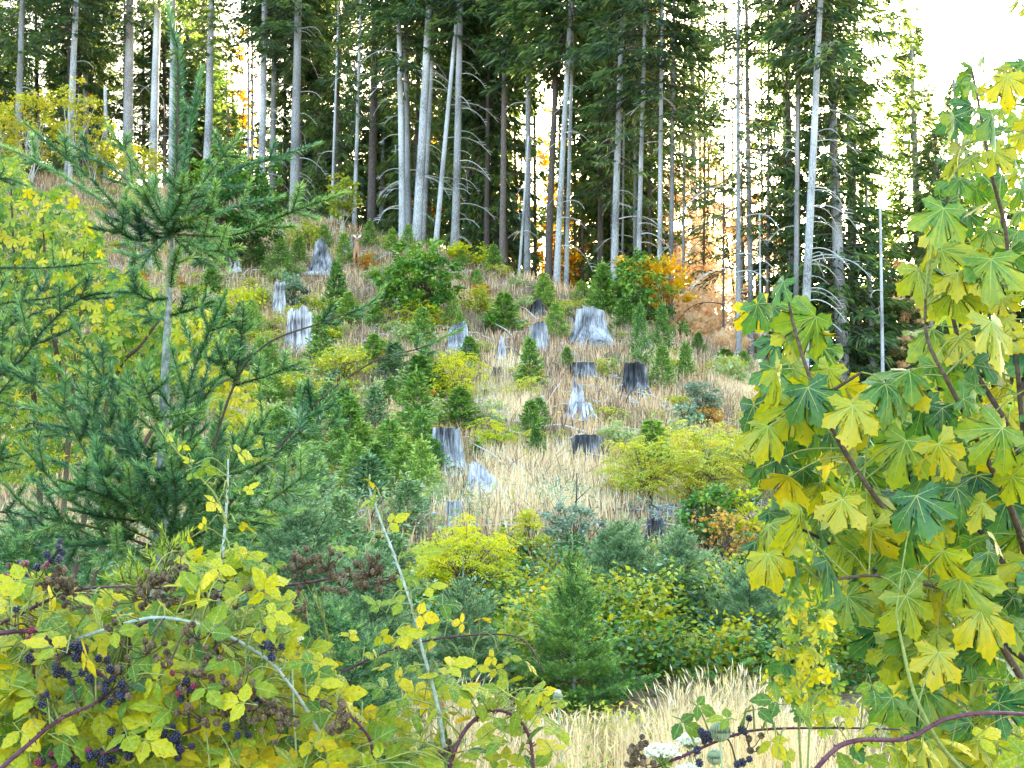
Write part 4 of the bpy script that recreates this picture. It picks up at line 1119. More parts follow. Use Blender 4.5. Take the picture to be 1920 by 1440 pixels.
# deer faces -Y (towards the camera); body runs back along +Y and slightly aside
V = [(0, .62, .84), (0, .3, .80), (0, 0, .82), (0, -.12, .98), (0, -.2, 1.16), (0, -.27, 1.30), (0, -.36, 1.27), (0, -.47, 1.19),
     (.10, 0, .66), (.10, -.02, .46), (.10, .02, .30), (.10, 0, .05), (-.10, 0, .66), (-.10, -.02, .46), (-.10, .02, .30), (-.10, 0, .05),
     (.10, .62, .66), (.11, .52, .50), (.11, .70, .34), (.11, .66, .05), (-.10, .62, .66), (-.11, .52, .50), (-.11, .70, .34), (-.11, .66, .05),
     (0, .78, .80), (0, .86, .70), (.10, -.05, .0), (-.10, -.05, .0), (.11, .61, .0), (-.11, .61, .0)]
E = [(0, 1), (1, 2), (2, 3), (3, 4), (4, 5), (5, 6), (6, 7), (2, 8), (8, 9), (9, 10), (10, 11), (2, 12), (12, 13), (13, 14), (14, 15),
     (0, 16), (16, 17), (17, 18), (18, 19), (0, 20), (20, 21), (21, 22), (22, 23), (0, 24), (24, 25), (11, 26), (15, 27), (19, 28), (23, 29)]
RD = [.17, .18, .17, .11, .08, .085, .065, .035, .07, .045, .03, .022, .07, .045, .03, .022, .10, .06, .032, .024, .10, .06, .032, .024, .05, .03, .024, .024, .024, .024]
skin_obj('body', V, E, RD, 'deer_coat', deer)
g = Geo(); K = 10
for sx in (0,):
    pass
def ear(sx):
    g = Geo(); s = np.linspace(0, 1, 6)
    base = np.array([sx * .055, -.25, 1.36]); tip = np.array([sx * .19, -.24, 1.50])
    c = base + (tip - base) * s[:, None]; w = .045 * np.sin(np.pi * (.15 + .85 * s)) + .002
    ax = nrm(tip - base); sd_ = nrm(np.cross(ax, [0, 1, 0]))
    Vv = np.concatenate([c - sd_ * w[:, None] + [0, -.012, 0], c + [0, .02, 0], c + sd_ * w[:, None] + [0, -.012, 0]])
    F = []
    for i in range(5):
        for k in (0, 6):
            F += [(k + i, k + i + 1, k + i + 7), (k + i, k + i + 7, k + i + 6)]
    g.add(Vv, F, .5, 0, True)
    return g.mesh('ear', ['deer_pale'])
put('ear', ear(1), deer, False); put('ear', ear(-1), deer, False)
def ball(c, rad, k=8, sq=(1, 1, 1)):
    g = Geo(); V = []; F = []
    for i in range(k + 1):
        a = math.pi * i / k
        for j in range(k):
            b = 2 * math.pi * j / k
            V.append((c[0] + rad * sq[0] * math.sin(a) * math.cos(b), c[1] + rad * sq[1] * math.sin(a) * math.sin(b), c[2] + rad * sq[2] * math.cos(a)))
    for i in range(k):
        for j in range(k):
            p_, q_ = i * k + j, i * k + (j + 1) % k
            F += [(p_, p_ + k, q_ + k), (p_, q_ + k, q_)]
    g.add(V, F, .5, 0, True)
    return g
put('nose', ball((0, -.505, 1.19), .024).mesh('nose', ['deer_dark']), deer, False)
put('eye', ball((.058, -.315, 1.315), .016).mesh('eye', ['deer_dark']), deer, False)
put('eye', ball((-.058, -.315, 1.315), .016).mesh('eye', ['deer_dark']), deer, False)
g = ball((0, -.17, 1.08), .075, 8, (1, .8, 1.9)); put('throat_patch', g.mesh('throat_patch', ['deer_pale']), deer, False)

# ------------------------------------------------------------------ young firs: branch meshes along +X
def fir_branch(L, r, mat, ln=.026, wd=.0022, dens=420, sides=6, second=True):
    g = Geo(); s = np.linspace(0, 1, 9)
    cv = r.uniform(.05, .22)
    main = np.stack([L * s, L * .03 * np.sin(s * 3 + r.random() * 6), L * cv * s ** 2], 1)
    tube(g, main, np.linspace(.0055, .0022, 9) * (.5 + L), 4, .5, 1)
    needles(g, main, .12 if L < .5 else .3, dens, ln, wd, r, base=.38, fanout=1.8)
    for i in range(sides):
        f = .22 + .72 * i / max(1, sides - 1) + r.normal(0, .02)
        f = min(f, .94)
        p0 = np.array([np.interp(f, s, main[:, k]) for k in range(3)])
        for sg in (-1, 1):
            l = (L * .52 * (1 - f) + .05) * r.uniform(.75, 1.2)
            a = R(r.uniform(38, 60))
            D = np.array([math.cos(a), sg * math.sin(a), r.uniform(.0, .3)])
            q = np.linspace(0, 1, 5)
            sh = p0 + D * (l * q)[:, None] + np.array([.08, 0, .1]) * (l * q ** 2)[:, None]
            tube(g, sh, np.linspace(.003, .0012, 5), 3, .5, 1)
            needles(g, sh, 0, dens, ln, wd, r, base=.42 + r.normal(0, .14), fanout=1.8)
            if second and l > .14:
                for f2 in (.35, .6, .8):
                    pp = p0 + D * l * f2
                    for s2 in (-1, 1):
                        l2 = l * .4 * (1.1 - f2) + .03; a2 = R(45)
                        y_ = np.array([-D[1], D[0], 0])
                        D2 = D * math.cos(a2) + s2 * y_ * math.sin(a2)
                        sh2 = pp + D2 * (l2 * q)[:, None]
                        needles(g, sh2, 0, dens, ln, wd, r)
    return g.mesh('fir_branch', [mat, 'twig_brown'])
BR = {}
M['needle_centre'] = leaf_mat('needle_centre', [(.015, .075, .02), (.11, .28, .05), (.42, .56, .12)], trans=.25, tcol=1.5, objvar=.2, rough=.35)
for mat in ('needle_fir', 'needle_blue', 'needle_centre'):
    BR[mat] = [(Lb, [fir_branch(Lb, np.random.default_rng(400 + i * 10 + j), mat, sides={.16: 2, .3: 4, .55: 6, .95: 8}[Lb], dens=480, wd=.0046, ln=.034) for j in range(3)]) for i, Lb in enumerate((.16, .3, .55, .95))]

def young_fir(base, Ht, Rr, label, mat='needle_fir', nwh=10, nb=8, seed=0, leader=.16, up=.5, group='young firs in the foreground hollow', between=.6, taper=.75):
    rr = random.Random(seed); r = np.random.default_rng(seed)
    t = empty('young_fir', base, label, 'young fir', group)
    g = Geo()
    tube(g, [(0, 0, -.1), (.01, 0, Ht * .4), (0, .01, Ht * .8), (0, 0, Ht)], [.010 * Ht + .004, .008 * Ht, .004 * Ht, .002], 7, .5)
    put('trunk', g.mesh('fir_trunk', ['bark_young']), t, False)
    g = Geo(); needles(g, np.array([(0, 0, Ht * (1 - leader)), (0, 0, Ht)]), 0, 420, .024, .0032, r)
    put('leader', g.mesh('fir_leader', [mat]), t, False)
    for w in range(nwh):
        f = w / (nwh - 1)
        z = Ht * (.06 + (1 - leader - .06) * f ** .9)
        L = (Rr * (1 - f) ** taper + .14 * Ht * .7) * .95
        for b in range(nb + (rr.random() < between)):
            az = b * 2 * math.pi / nb + rr.uniform(-.3, .3) + w * .7
            l = L * rr.uniform(.7, 1.12)
            el = .12 + up * f ** 1.2 * 1.6 + rr.uniform(-.1, .12)
            el = min(el, 1.15)
            Lb, pool = min(BR[mat], key=lambda q: abs(math.log(q[0] / l)))
            o = put('branch', pool[rr.randrange(3)], t, False)
            dx = Vector((math.cos(az) * math.cos(el), math.sin(az) * math.cos(el), math.sin(el)))
            o.matrix_basis = basis(dx, (0, 0, 1), (0, 0, z + rr.uniform(-.03, .03) * Ht), l / Lb)
    return t
b = G(1075, 1345)
young_fir(b, 1.5, .56, 'dark green centre fir standing in the straw grass', mat='needle_centre', seed=11, nwh=8, nb=8, leader=.24, up=.7, taper=1.25)
b = GD(1163, 13.5); young_fir(b, P(1163, 960, 13.5).z - b.z, .75, 'blue-green fir right behind the centre fir', 'needle_blue', seed=12, nwh=10, nb=8)
b = GD(1272, 13); young_fir(b, P(1272, 935, 13).z - b.z, .5, 'slender fir with a tall thin leader left of the rust shrub', 'needle_blue', seed=13, nwh=8, nb=6, leader=.3)
b = GD(870, 10.5); young_fir(b, P(870, 1045, 10.5).z - b.z, .5, 'slim fir with long leader in front of the bright yellow shrub', 'needle_blue', seed=14, nwh=8, nb=6, leader=.25)
b = GD(610, 7.0); young_fir(b, P(610, 1090, 7.0).z - b.z, .8, 'fir low behind the bramble tip and tall pale cane', 'needle_fir', seed=15, nwh=9, nb=8)
b = GD(700, 9.0); young_fir(b, P(700, 1010, 9).z - b.z, .7, 'blue-green fir directly behind the tall pale cane', 'needle_blue', seed=16, nwh=9, nb=8)
b = GD(560, 10.0); young_fir(b, P(560, 880, 10).z - b.z, .9, 'hazy blue-green fir right of the tall fir', 'needle_blue', seed=17, nwh=10, nb=8)
b = GD(60, 7.5); young_fir(b, P(60, 930, 7.5).z - b.z, .9, 'fir low at the left behind the bramble', 'needle_fir', seed=18, nwh=9, nb=8)
b = GD(1400, 12.0); young_fir(b, P(1400, 1040, 12).z - b.z, .6, 'fir deep behind the hanging yellow maple leaves', 'needle_blue', seed=21, nwh=7, nb=6)

# ------------------------------------------------------------------ the tall fir at the left
def path_branch(t, pts, f0=.15, side=.42, ns=5, thick=.006, seed=0, mat='needle_fir', ln=.033, dens=620, name='branch', second=False):
    r = np.random.default_rng(seed)
    c = catmull(pts, 6); g = Geo(); n = len(c)
    seg = np.linalg.norm(np.diff(c, axis=0), axis=1); s = np.concatenate([[0], np.cumsum(seg)]); T = s[-1]; s /= T
    tube(g, c, np.linspace(thick, .0018, n), 5, .5, 1)
    needles(g, c, f0, dens, ln, .0042, r, fanout=2.2)
    ns_ = ns
    for i in range(ns_):
        f = max(f0 * .8, .12) + (.9 - max(f0 * .8, .12)) * (i + r.uniform(.3, .7)) / max(1, ns_)
        p0 = np.array([np.interp(f, s, c[:, k]) for k in range(3)]); p1 = np.array([np.interp(min(1, f + .05), s, c[:, k]) for k in range(3)])
        D = nrm(p1 - p0)
        b = nrm(np.cross(D, [0, .9, .45]))
        for sg in (-1, 1):
            if r.random() < .12: continue
            l = (T * side * (1 - f) + .05) * r.uniform(.7, 1.25); a = R(r.uniform(35, 55))
            W = nrm(D * math.cos(a) + b * sg * math.sin(a) + r.normal(0, .16, 3) + [0, 0, .1])
            q = np.linspace(0, 1, 6)
            sh = p0 + W * (l * q)[:, None] + np.array([0, 0, .12]) * (l * q ** 2)[:, None]
            tube(g, sh, np.linspace(.0032, .0014, 6), 3, .5, 1)
            needles(g, sh, 0, dens, ln, .0042, r, base=.42 + r.normal(0, .15), fanout=2.2)
            if second and l > .3:
                for f2 in (.35, .65):
                    for s2 in (-1, 1):
                        bb = nrm(np.cross(W, [0, .9, .45])); l2 = l * .42 * (1.15 - f2) + .025
                        W2 = nrm(W * .75 + bb * s2 * .65 + r.normal(0, .1, 3))
                        pp = p0 + W * l * f2
                        sh2 = pp + W2 * (l2 * np.linspace(0, 1, 4))[:, None]
                        tube(g, sh2, np.linspace(.002, .001, 4), 3, .5, 1)
                        needles(g, sh2, 0, dens, ln * .9, .0038, r, base=.5 + r.normal(0, .14), fanout=1.6)
    return put(name, g.mesh('fir_branch', [mat, 'twig_brown']), t)

DF = 4.3
fb = GD(292, DF)
tf = empty('tall_young_fir', fb, 'tall young fir in the left foreground with a long leader reaching the top', 'young fir')
g = Geo()
cp = catmull([fb - Vector((0, 0, .1)), P(296, 1090, DF), P(304, 880, DF), P(310, 700, DF), P(317, 560, DF), P(324, 440, DF)], 6)
tube(g, cp, np.linspace(.030, .0062, len(cp)), 9, .5)
put('trunk', g.mesh('fir_trunk', ['bark_young']), tf)
path_branch(tf, [P(324, 440, DF), P(332, 260, DF), P(334, 110, DF - .02), P(324, 60, DF), P(314, 12, DF)], 0, 0, 0, .008, 1, name='leader', dens=1500, ln=.040)
A = (322, 440)
FB = [  # tip path and depth change, needles from, side length, side count
 ([A, (350, 280), (378, 128)], .15, .05, .12, 2), ([A, (375, 350), (452, 250)], -.2, .1, .12, 2),
 ([A, (420, 330), (520, 295), (600, 268)], .3, .2, .12, 2), ([A, (440, 440), (540, 400), (645, 362)], -.35, .12, .18, 4),
 ([A, (420, 395), (525, 370)], .25, .1, .22, 3), ([A, (250, 425), (180, 345), (48, 232)], -.25, .15, .12, 3),
 ([A, (200, 380), (100, 320), (-5, 268)], .3, .35, .15, 3), ([A, (230, 330), (170, 295), (118, 262)], .15, .2, .1, 2),
 ([A, (265, 330), (203, 238)], -.1, .15, .1, 2), ([A, (255, 450), (190, 405)], -.3, .05, .4, 4),
 ([A, (395, 470), (450, 462)], -.3, .05, .35, 3), ([A, (335, 380), (345, 330)], -.3, 0, .3, 2),
 ([A, (290, 400), (270, 360)], -.3, 0, .3, 2), ([A, (360, 480), (400, 500)], .3, 0, .3, 2), ([A, (270, 480), (215, 470)], .3, 0, .3, 3),
 ([A, (300, 380), (282, 330)], .2, 0, .3, 2), ([A, (365, 410), (400, 380)], -.2, 0, .3, 2),
 ([(318, 560), (275, 560), (240, 535)], -.1, 0, .2, 2), ([(318, 592), (360, 580), (400, 565)], -.1, 0, .15, 2),
 ([(316, 600), (280, 595), (250, 590)], .1, 0, .2, 1), ([(320, 540), (325, 500), (335, 470)], -.2, 0, .2, 1), ([(312, 690), (340, 685), (352, 678)], 0, 0, 0, 0),
 ([(340, 870), (355, 720), (425, 545)], -.2, .12, .3, 5), ([(345, 890), (380, 720), (420, 620)], .15, .1, .25, 4),
 ([(390, 870), (440, 720), (500, 645), (600, 606), (690, 572), (720, 538)], -.1, .82, .06, 2),
 ([(430, 940), (540, 820), (600, 750), (700, 678), (790, 652), (864, 618)], .2, .86, .06, 2),
 ([(330, 900), (250, 860), (215, 760), (133, 598)], -.15, .15, .3, 6), ([(280, 900), (190, 780), (95, 672)], .1, .1, .35, 6),
 ([(300, 1000), (180, 880), (110, 760), (0, 670)], -.2, .15, .35, 7), ([(315, 850), (290, 770), (262, 700)], -.3, .05, .35, 4),
 ([(440, 725), (452, 640), (457, 578)], -.2, 0, .1, 2), ([(440, 722), (500, 705), (566, 678)], -.2, 0, .2, 2), ([(445, 715), (420, 690), (405, 640)], -.2, 0, .15, 1),
 ([(400, 980), (490, 880), (560, 810), (640, 720)], .1, .15, .35, 6), ([(560, 812), (568, 770), (563, 720)], .1, 0, .15, 2), ([(562, 810), (600, 805), (640, 790)], .1, 0, .2, 2),
 ([(400, 930), (450, 860), (508, 768)], -.25, .1, .25, 4), ([(350, 960), (420, 900), (470, 790)], -.35, .1, .3, 4), ([(420, 1000), (520, 930), (600, 870)], -.1, .1, .3, 5),
 ([(300, 1020), (200, 960), (206, 845)], -.4, .2, .3, 4), ([(300, 1000), (255, 960), (240, 878)], -.45, .2, .3, 3), ([(300, 1040), (150, 950), (35, 830)], -.3, .15, .35, 6),
 ([(300, 1030), (180, 990), (70, 965), (0, 900)], -.3, .15, .35, 6), ([(310, 1060), (150, 1010), (40, 1010)], 0, .1, .35, 6), ([(300, 900), (200, 830), (110, 800), (30, 810)], .3, .1, .35, 6),
 ([(310, 980), (240, 900), (170, 820), (150, 740)], .35, .1, .35, 6), ([(310, 900), (330, 810), (350, 740)], .3, .05, .4, 5), ([(310, 960), (380, 900), (420, 800)], .35, .05, .4, 5),
 ([(320, 1040), (420, 980), (520, 985)], -.1, .1, .35, 5), ([(320, 1060), (400, 1020), (440, 950)], -.35, .05, .35, 4), ([(300, 1070), (240, 1030), (180, 1050)], -.35, .05, .35, 4),
 ([(300, 1080), (380, 1060), (480, 1050)], .3, .05, .4, 5), ([(300, 1040), (330, 960), (320, 860)], -.5, .05, .4, 5), ([(300, 1000), (270, 900), (290, 820)], -.4, .05, .4, 5),
 ([(300, 980), (330, 890), (370, 830)], -.4, .05, .4, 4), ([(300, 1000), (220, 940), (110, 900)], -.5, .05, .35, 5), ([(300, 1010), (390, 950), (480, 900)], -.5, .05, .35, 5),
 ([(300, 960), (420, 860), (590, 830)], .4, .1, .35, 6), ([(300, 1020), (120, 1060), (0, 1090)], .3, .1, .35, 6), ([(300, 1000), (430, 930), (590, 930)], .45, .1, .35, 6),
]
for i, (pp, dz, f0, sd_, ns) in enumerate(FB):
    k = len(pp)
    pts = [P(x_, y_, DF + dz * (j / (k - 1)) ** .8) for j, (x_, y_) in enumerate(pp)]
    path_branch(tf, pts, f0, sd_ * 1.15, int(math.ceil(ns * .62)), .0050 if k > 3 else .0036, 500 + i, dens=1450)

# second fir, whose trunk stands outside the left edge
fb2 = GD(-170, 4.6)
tf2 = empty('edge_fir', fb2, 'fir standing off the left edge with branches reaching into the photo', 'young fir')
g = Geo(); cp = catmull([fb2, P(-165, 900, 4.6), P(-150, 500, 4.6), P(-140, 100, 4.6)], 5); tube(g, cp, np.linspace(.04, .008, len(cp)), 8, .5)
put('trunk', g.mesh('fir_trunk', ['bark_young']), tf2)
F2 = [([(-160, 540), (-20, 505), (90, 502), (190, 492)], -.1, .35, .1, 2), ([(-160, 610), (0, 570), (110, 555), (162, 520)], -.2, .2, .2, 4),
      ([(-160, 780), (20, 690), (80, 620), (150, 560), (240, 545)], -.3, .2, .25, 5), ([(-160, 700), (-20, 640), (60, 570), (100, 500)], .2, .1, .25, 4),
      ([(-160, 380), (-40, 340), (10, 335), (55, 350)], -.1, .2, .1, 2), ([(-160, 820), (-20, 720), (40, 660), (60, 600)], 0, .1, .35, 5),
      ([(-160, 880), (-40, 780), (30, 700)], -.3, .1, .35, 5), ([(-160, 980), (-40, 880), (40, 850)], -.2, .1, .35, 5), ([(-160, 1020), (0, 960), (90, 990)], 0, .1, .35, 5),
      ([(-160, 700), (-60, 650), (0, 600)], -.3, .1, .35, 5)]
for i, (pp, dz, f0, sd_, ns) in enumerate(F2):
    k = len(pp)
    path_branch(tf2, [P(x_, y_, 4.6 + dz * (j / (k - 1))) for j, (x_, y_) in enumerate(pp)], f0, sd_, ns, .0045, 600 + i, dens=1200)
# small bright shoots poking up between the bramble leaves
b = GD(320, 3.3)
ys_ = empty('fir_seedling', b, 'yellow-green fir shoots poking out of the bramble below the tall fir', 'young fir')
g = Geo(); tube(g, [b, P(290, 1130, 3.3)], [.012, .006], 6, .5); put('trunk', g.mesh('fir_trunk', ['bark_young']), ys_)
M['needle_bright'] = leaf_mat('needle_bright', [(.12, .22, .03), (.28, .38, .03), (.42, .45, .04)], trans=.35, tcol=1.3, objvar=.1)
for i, pp in enumerate([[(290, 1130), (305, 1070), (328, 1015)], [(280, 1150), (240, 1100), (215, 1075)], [(290, 1140), (270, 1110), (262, 1090)]]):
    path_branch(ys_, [P(x_, y_, 3.3) for x_, y_ in pp], .1, .3, 4, .004, 640 + i, mat='needle_bright', dens=420, second=False)

# ------------------------------------------------------------------ maple leaves
def maple_leaf(r, bend=.3, mat=('maple_leaf', 'maple_vein'), detail=True, curl=.15):
    """blade in the XY plane, petiole joint at the origin, middle lobe along +X, about 1 long"""
    lobes = [(0, 1.0, .20), (R(47), .92, .19), (-R(47), .92, .19), (R(103), .58, .17), (-R(103), .58, .17)]
    order = sorted(lobes, key=lambda q: q[0])
    pts = [(-.10, -.02)]
    def pol(a, q): return (q * math.cos(a), q * math.sin(a))
    A = [q[0] for q in order]
    out = []
    out.append(pol(-R(150), .16))
    for i, (a, l, w) in enumerate(order):
        l *= r.uniform(.93, 1.07)
        prof = [(.50, .15), (.63, .18), (.74, .28), (.79, .17), (.875, .15), (.90, .075), (1, 0)]
        if abs(a) > 1.5: prof = [(.45, .20), (.62, .27), (.72, .30), (.78, .17), (1, 0)]
        jl = r.uniform(.9, 1.1)
        for sg, pr in ((-1, prof), (1, prof[-2::-1])):
            for (u_, v_) in pr:
                x_, y_ = u_ * l, sg * v_ * l * jl
                out.append((x_ * math.cos(a) - y_ * math.sin(a), x_ * math.sin(a) + y_ * math.cos(a)))
        if i < 4:
            am = (a + order[i + 1][0]) / 2
            out.append(pol(am, (.46 if abs(am) < 1 else .38) * r.uniform(.92, 1.08)))
    out.append(pol(R(150), .16))
    out = np.array(out)
    n = len(out)
    mid = out * .5
    V2 = np.vstack([[0, 0], mid, out])
    F = []
    for i in range(n - 1):
        F += [(0, 1 + i, 2 + i), (1 + i, 1 + n + i, 2 + n + i), (1 + i, 2 + n + i, 2 + i)]
    ph = r.random(3) * 6.28
    def zf(x, y):
        rr = np.hypot(x, y); a = np.arctan2(y, x)
        return -bend * rr ** 2 * (.4 + .6 * np.cos(a) ** 2) - curl * np.abs(y) ** 1.5 * 1.2 + .05 * rr * np.cos(5 * a * .95 + .2) + .03 * np.sin(6 * x + ph[0]) * rr + .05 * np.sin(3 * y + ph[1]) * rr
    V = np.column_stack([V2, zf(V2[:, 0], V2[:, 1])])
    g = Geo()
    rad = np.hypot(V2[:, 0], V2[:, 1])
    g.add(V, F, np.clip(.38 + .22 * rad + r.normal(0, .05, len(V)), 0, 1), 0, True)
    if detail:
        for (a, l, w) in order:
            q = np.linspace(0, .88 * l, 6); x, y = q * math.cos(a), q * math.sin(a)
            ww = np.linspace(.010, .003, 6); nx_, ny_ = -math.sin(a), math.cos(a)
            for side in (1, -1):
                z = zf(x, y) + .006 * side
                Vv = np.concatenate([np.column_stack([x + nx_ * ww, y + ny_ * ww, z]), np.column_stack([x - nx_ * ww, y - ny_ * ww, z])])
                Fv = []
                for i in range(5):
                    Fv += [(i, i + 1, i + 7), (i, i + 7, i + 6)]
                g.add(Vv, Fv, .5, 1)
            for k in (.4, .6):
                for sg in (-1, 1):
                    p0 = np.array([k * l * math.cos(a), k * l * math.sin(a)]); p1 = p0 + np.array([math.cos(a + sg * .75), math.sin(a + sg * .75)]) * l * .2
                    zz = [float(zf(*p0)) + .006, float(zf(*p1)) + .006]
                    nn = np.array([-(p1 - p0)[1], (p1 - p0)[0]]); nn = nn / np.linalg.norm(nn) * .004
                    g.add([(p0[0] + nn[0], p0[1] + nn[1], zz[0]), (p0[0] - nn[0], p0[1] - nn[1], zz[0]), (p1[0], p1[1], zz[1])], [(0, 1, 2)], .5, 1)
    return g.mesh('maple_leaf', list(mat))

rm = np.random.default_rng(700)
ML = [maple_leaf(rm, rm.uniform(.08, .8), curl=rm.uniform(.0, .5)) for _ in range(14)]
MLS = [maple_leaf(rm, rm.uniform(.1, .5), mat=('maple_small',), detail=False) for _ in range(5)]
MLY = [maple_leaf(rm, rm.uniform(.1, .5), mat=('maple_yellow',), detail=False) for _ in range(4)]

def maple_template():
    a = []
    for i, (t, l) in enumerate([(-103, .55), (-75, .25), (-47, .9), (-23, .32), (0, 1), (23, .32), (47, .9), (75, .25), (103, .55)]):
        a.append((l * math.cos(R(t)), l * math.sin(R(t)), -.3 * l * l))
    V = np.array([(0, 0, 0)] + a); F = [(0, i, i + 1) for i in range(1, 9)]
    return V, np.array(F)
def leaf_matrix(loc, size, r, droop=R(55), spread=.8, face=1.0):
    az = r.gauss(-math.pi / 2, spread * 1.7)
    dx = Vector((math.cos(az) * math.cos(droop), math.sin(az) * math.cos(droop), -math.sin(droop)))
    nz_ = Vector((r.gauss(0, .75), -face + r.gauss(0, .5), .7 + r.gauss(0, .5)))
    return basis(dx, nz_, loc, size)

def in_poly(x, y, poly):
    c = False; j = len(poly) - 1
    for i in range(len(poly)):
        xi, yi = poly[i]; xj, yj = poly[j]
        if (yi > y) != (yj > y) and x < (xj - xi) * (y - yi) / (yj - yi) + xi: c = not c
        j = i
    return c

def scatter(poly, n, mind, r):
    xs_ = [p[0] for p in poly]; ys2 = [p[1] for p in poly]; o = []; tries = 0
    while len(o) < n and tries < n * 80:
        tries += 1
        x, y = r.uniform(min(xs_), max(xs_)), r.uniform(min(ys2), max(ys2))
        if not in_poly(x, y, poly): continue
        if any((x - a) ** 2 + (y - b) ** 2 < mind ** 2 for a, b in o): continue
        o.append((x, y))
    return o

def stems_obj(root, paths, mat, rad0, rad1, name, k=6, thorns=0, seed=0):
    """each stem its own part; returns sample points along all stems"""
    S = []; r = np.random.default_rng(seed)
    for q, pth in enumerate(paths):
        c = catmull([p if isinstance(p, Vector) else P(*p) for p in pth], 6); g = Geo()
        tube(g, c, np.linspace(rad0, rad1, len(c)), k, .5)
        if thorns:
            for _ in range(int(thorns * len(c))):
                i = r.integers(1, len(c) - 1); d = nrm(r.normal(0, 1, 3)); rr = np.interp(i, [0, len(c)], [rad0, rad1])
                p0 = c[i] + (c[i - 1] - c[i]) * r.random()
                tube(g, [p0 + d * rr * .7, p0 + d * (rr + .007)], [.0022, .0004], 3, .5)
        put(name, g.mesh(name, [mat]), root)
        S.append(c)
    return np.concatenate(S)

rmap = random.Random(77)
mb = GD(1960, 3.2)
maple = empty('bigleaf_maple', mb, 'bigleaf maple with large yellow-green leaves filling the right foreground', 'maple tree')
MS = [
 [(1965, 1700, 3.2), (1950, 1400, 3.2), (1935, 1150, 3.2), (1925, 900, 3.15), (1912, 740, 3.1), (1897, 560, 3.1), (1885, 430, 3.05), (1860, 330, 3.0), (1838, 210, 3.0), (1822, 130, 3.0)],
 [(1945, 1330, 3.2), (1890, 1230, 3.1), (1800, 1110, 3.0), (1700, 1010, 2.95), (1640, 930, 2.9), (1580, 840, 2.85), (1540, 755, 2.8), (1512, 690, 2.8), (1488, 610, 2.8), (1478, 560, 2.8)],
 [(1935, 1080, 3.2), (1900, 965, 3.0), (1845, 850, 2.95), (1790, 740, 2.9), (1740, 640, 2.9), (1735, 560, 2.9)],
 [(1940, 1250, 3.2), (1860, 1190, 3.3), (1760, 1110, 3.35), (1640, 1070, 3.4), (1520, 1000, 3.4), (1450, 980, 3.4)],
 [(1925, 900, 3.15), (1890, 800, 3.3), (1800, 640, 3.4), (1770, 480, 3.4), (1780, 330, 3.35)],
 [(1935, 1150, 3.2), (1850, 1010, 3.4), (1740, 900, 3.4), (1620, 800, 3.4)],
 [(1912, 740, 3.1), (1990, 600, 3.0), (1985, 380, 2.9), (1930, 200, 2.85), (1900, 130, 2.85)],
 [(1800, 1110, 3.0), (1650, 1080, 2.9), (1540, 1090, 2.8)], [(1537, 747, 2.8), (1580, 720, 2.8), (1615, 698, 2.8)],
]
S = stems_obj(maple, MS[:7], 'twig_brown', .0095, .003, 'branch', 7)
S = np.concatenate([S, stems_obj(maple, MS[7:], 'twig_brown', .005, .003, 'branch', 5)])
poly_a = [(1800, 130), (1830, 110), (1925, 120), (1960, 500), (1960, 1440), (1700, 1440), (1640, 1330), (1640, 1240), (1600, 1150), (1530, 1090), (1440, 1075), (1400, 1040), (1440, 960), (1420, 880), (1400, 800), (1430, 740), (1440, 650), (1400, 590), (1450, 555), (1520, 600), (1560, 680), (1640, 740), (1700, 760), (1700, 640), (1720, 540), (1735, 440), (1760, 370), (1765, 240)]
S = np.concatenate([S, stems_obj(maple, [[(1960, 1560, 3.1), (1800, 1440, 2.8), (1722, 1320, 2.7), (1690, 1200, 2.7), (1680, 1150, 2.7)]], 'twig_green', .006, .0025, 'branch', 6)])
pts = scatter(poly_a, 262, 27, rmap)
hand = [(1470, 545, .13), (1420, 590, .16), (1530, 625, .24), (1480, 645, .18), (1455, 720, .22), (1515, 755, .2), (1490, 790, .22), (1440, 820, .16), (1600, 790, .2), (1660, 740, .18), (1700, 860, .24), (1760, 860, .2), (1860, 520, .24),
        (1500, 990, .22), (1440, 1060, .16), (1550, 1080, .2), (1580, 960, .18), (1720, 960, .2), (1880, 830, .24), (1860, 640, .24), (1700, 1150, .22), (1840, 1170, .2), (1760, 1250, .18), (1770, 1060, .2), (1820, 165, .08), (1890, 165, .15), (1800, 300, .2), (1790, 240, .16), (1860, 240, .18), (1770, 420, .2)]
def add_maple_leaf(px, py, size, d, root, pool, S, r, droop=None, petiole='twig_green', plen=.0):
    dr = droop if droop is not None else R(r.uniform(15, 88))
    # leaf base sits above its centre
    base = P(px, py, d) + Vector((0, 0, size * .38 * math.sin(dr)))
    o = put('leaf', pool[r.randrange(len(pool))], root)
    o.matrix_basis = leaf_matrix(base, size, r, dr)
    if S is not None:
        dist = np.linalg.norm(S - np.array(base) - [0, 0, -.03], axis=1); j = int(np.argmin(dist)); a_ = Vector(S[j])
        if dist[j] < .5:
            g = Geo(); m_ = (a_ + base) / 2 + Vector((0, 0, .25 * (a_ - base).length * .35))
            tube(g, catmull([a_, m_, base], 4), np.linspace(.0022, .0013, 9), 4, .5)
            put('petiole', g.mesh('petiole', [petiole]), root)
for (x_, y_) in pts:
    sz = rmap.choice([.055, .065, .075, .085, .095, .11])
    if y_ < 420: sz *= .72
    add_maple_leaf(x_, y_, sz, rmap.uniform(2.85, 3.5), maple, ML, S, rmap)
for (x_, y_, sz) in hand:
    add_maple_leaf(x_, y_, sz * .49, rmap.uniform(2.65, 2.85), maple, ML, S, rmap, droop=R(rmap.uniform(45, 80)))
rz_ = random.Random(66)
MLF = ML[:]
g = Geo(); base_t = maple_template()
poly_back = [(1830, 180), (1960, 160), (1960, 1460), (1660, 1460), (1650, 1250), (1560, 1110), (1450, 1060), (1480, 900), (1440, 800), (1500, 720), (1640, 800), (1740, 780), (1750, 600), (1770, 400)]
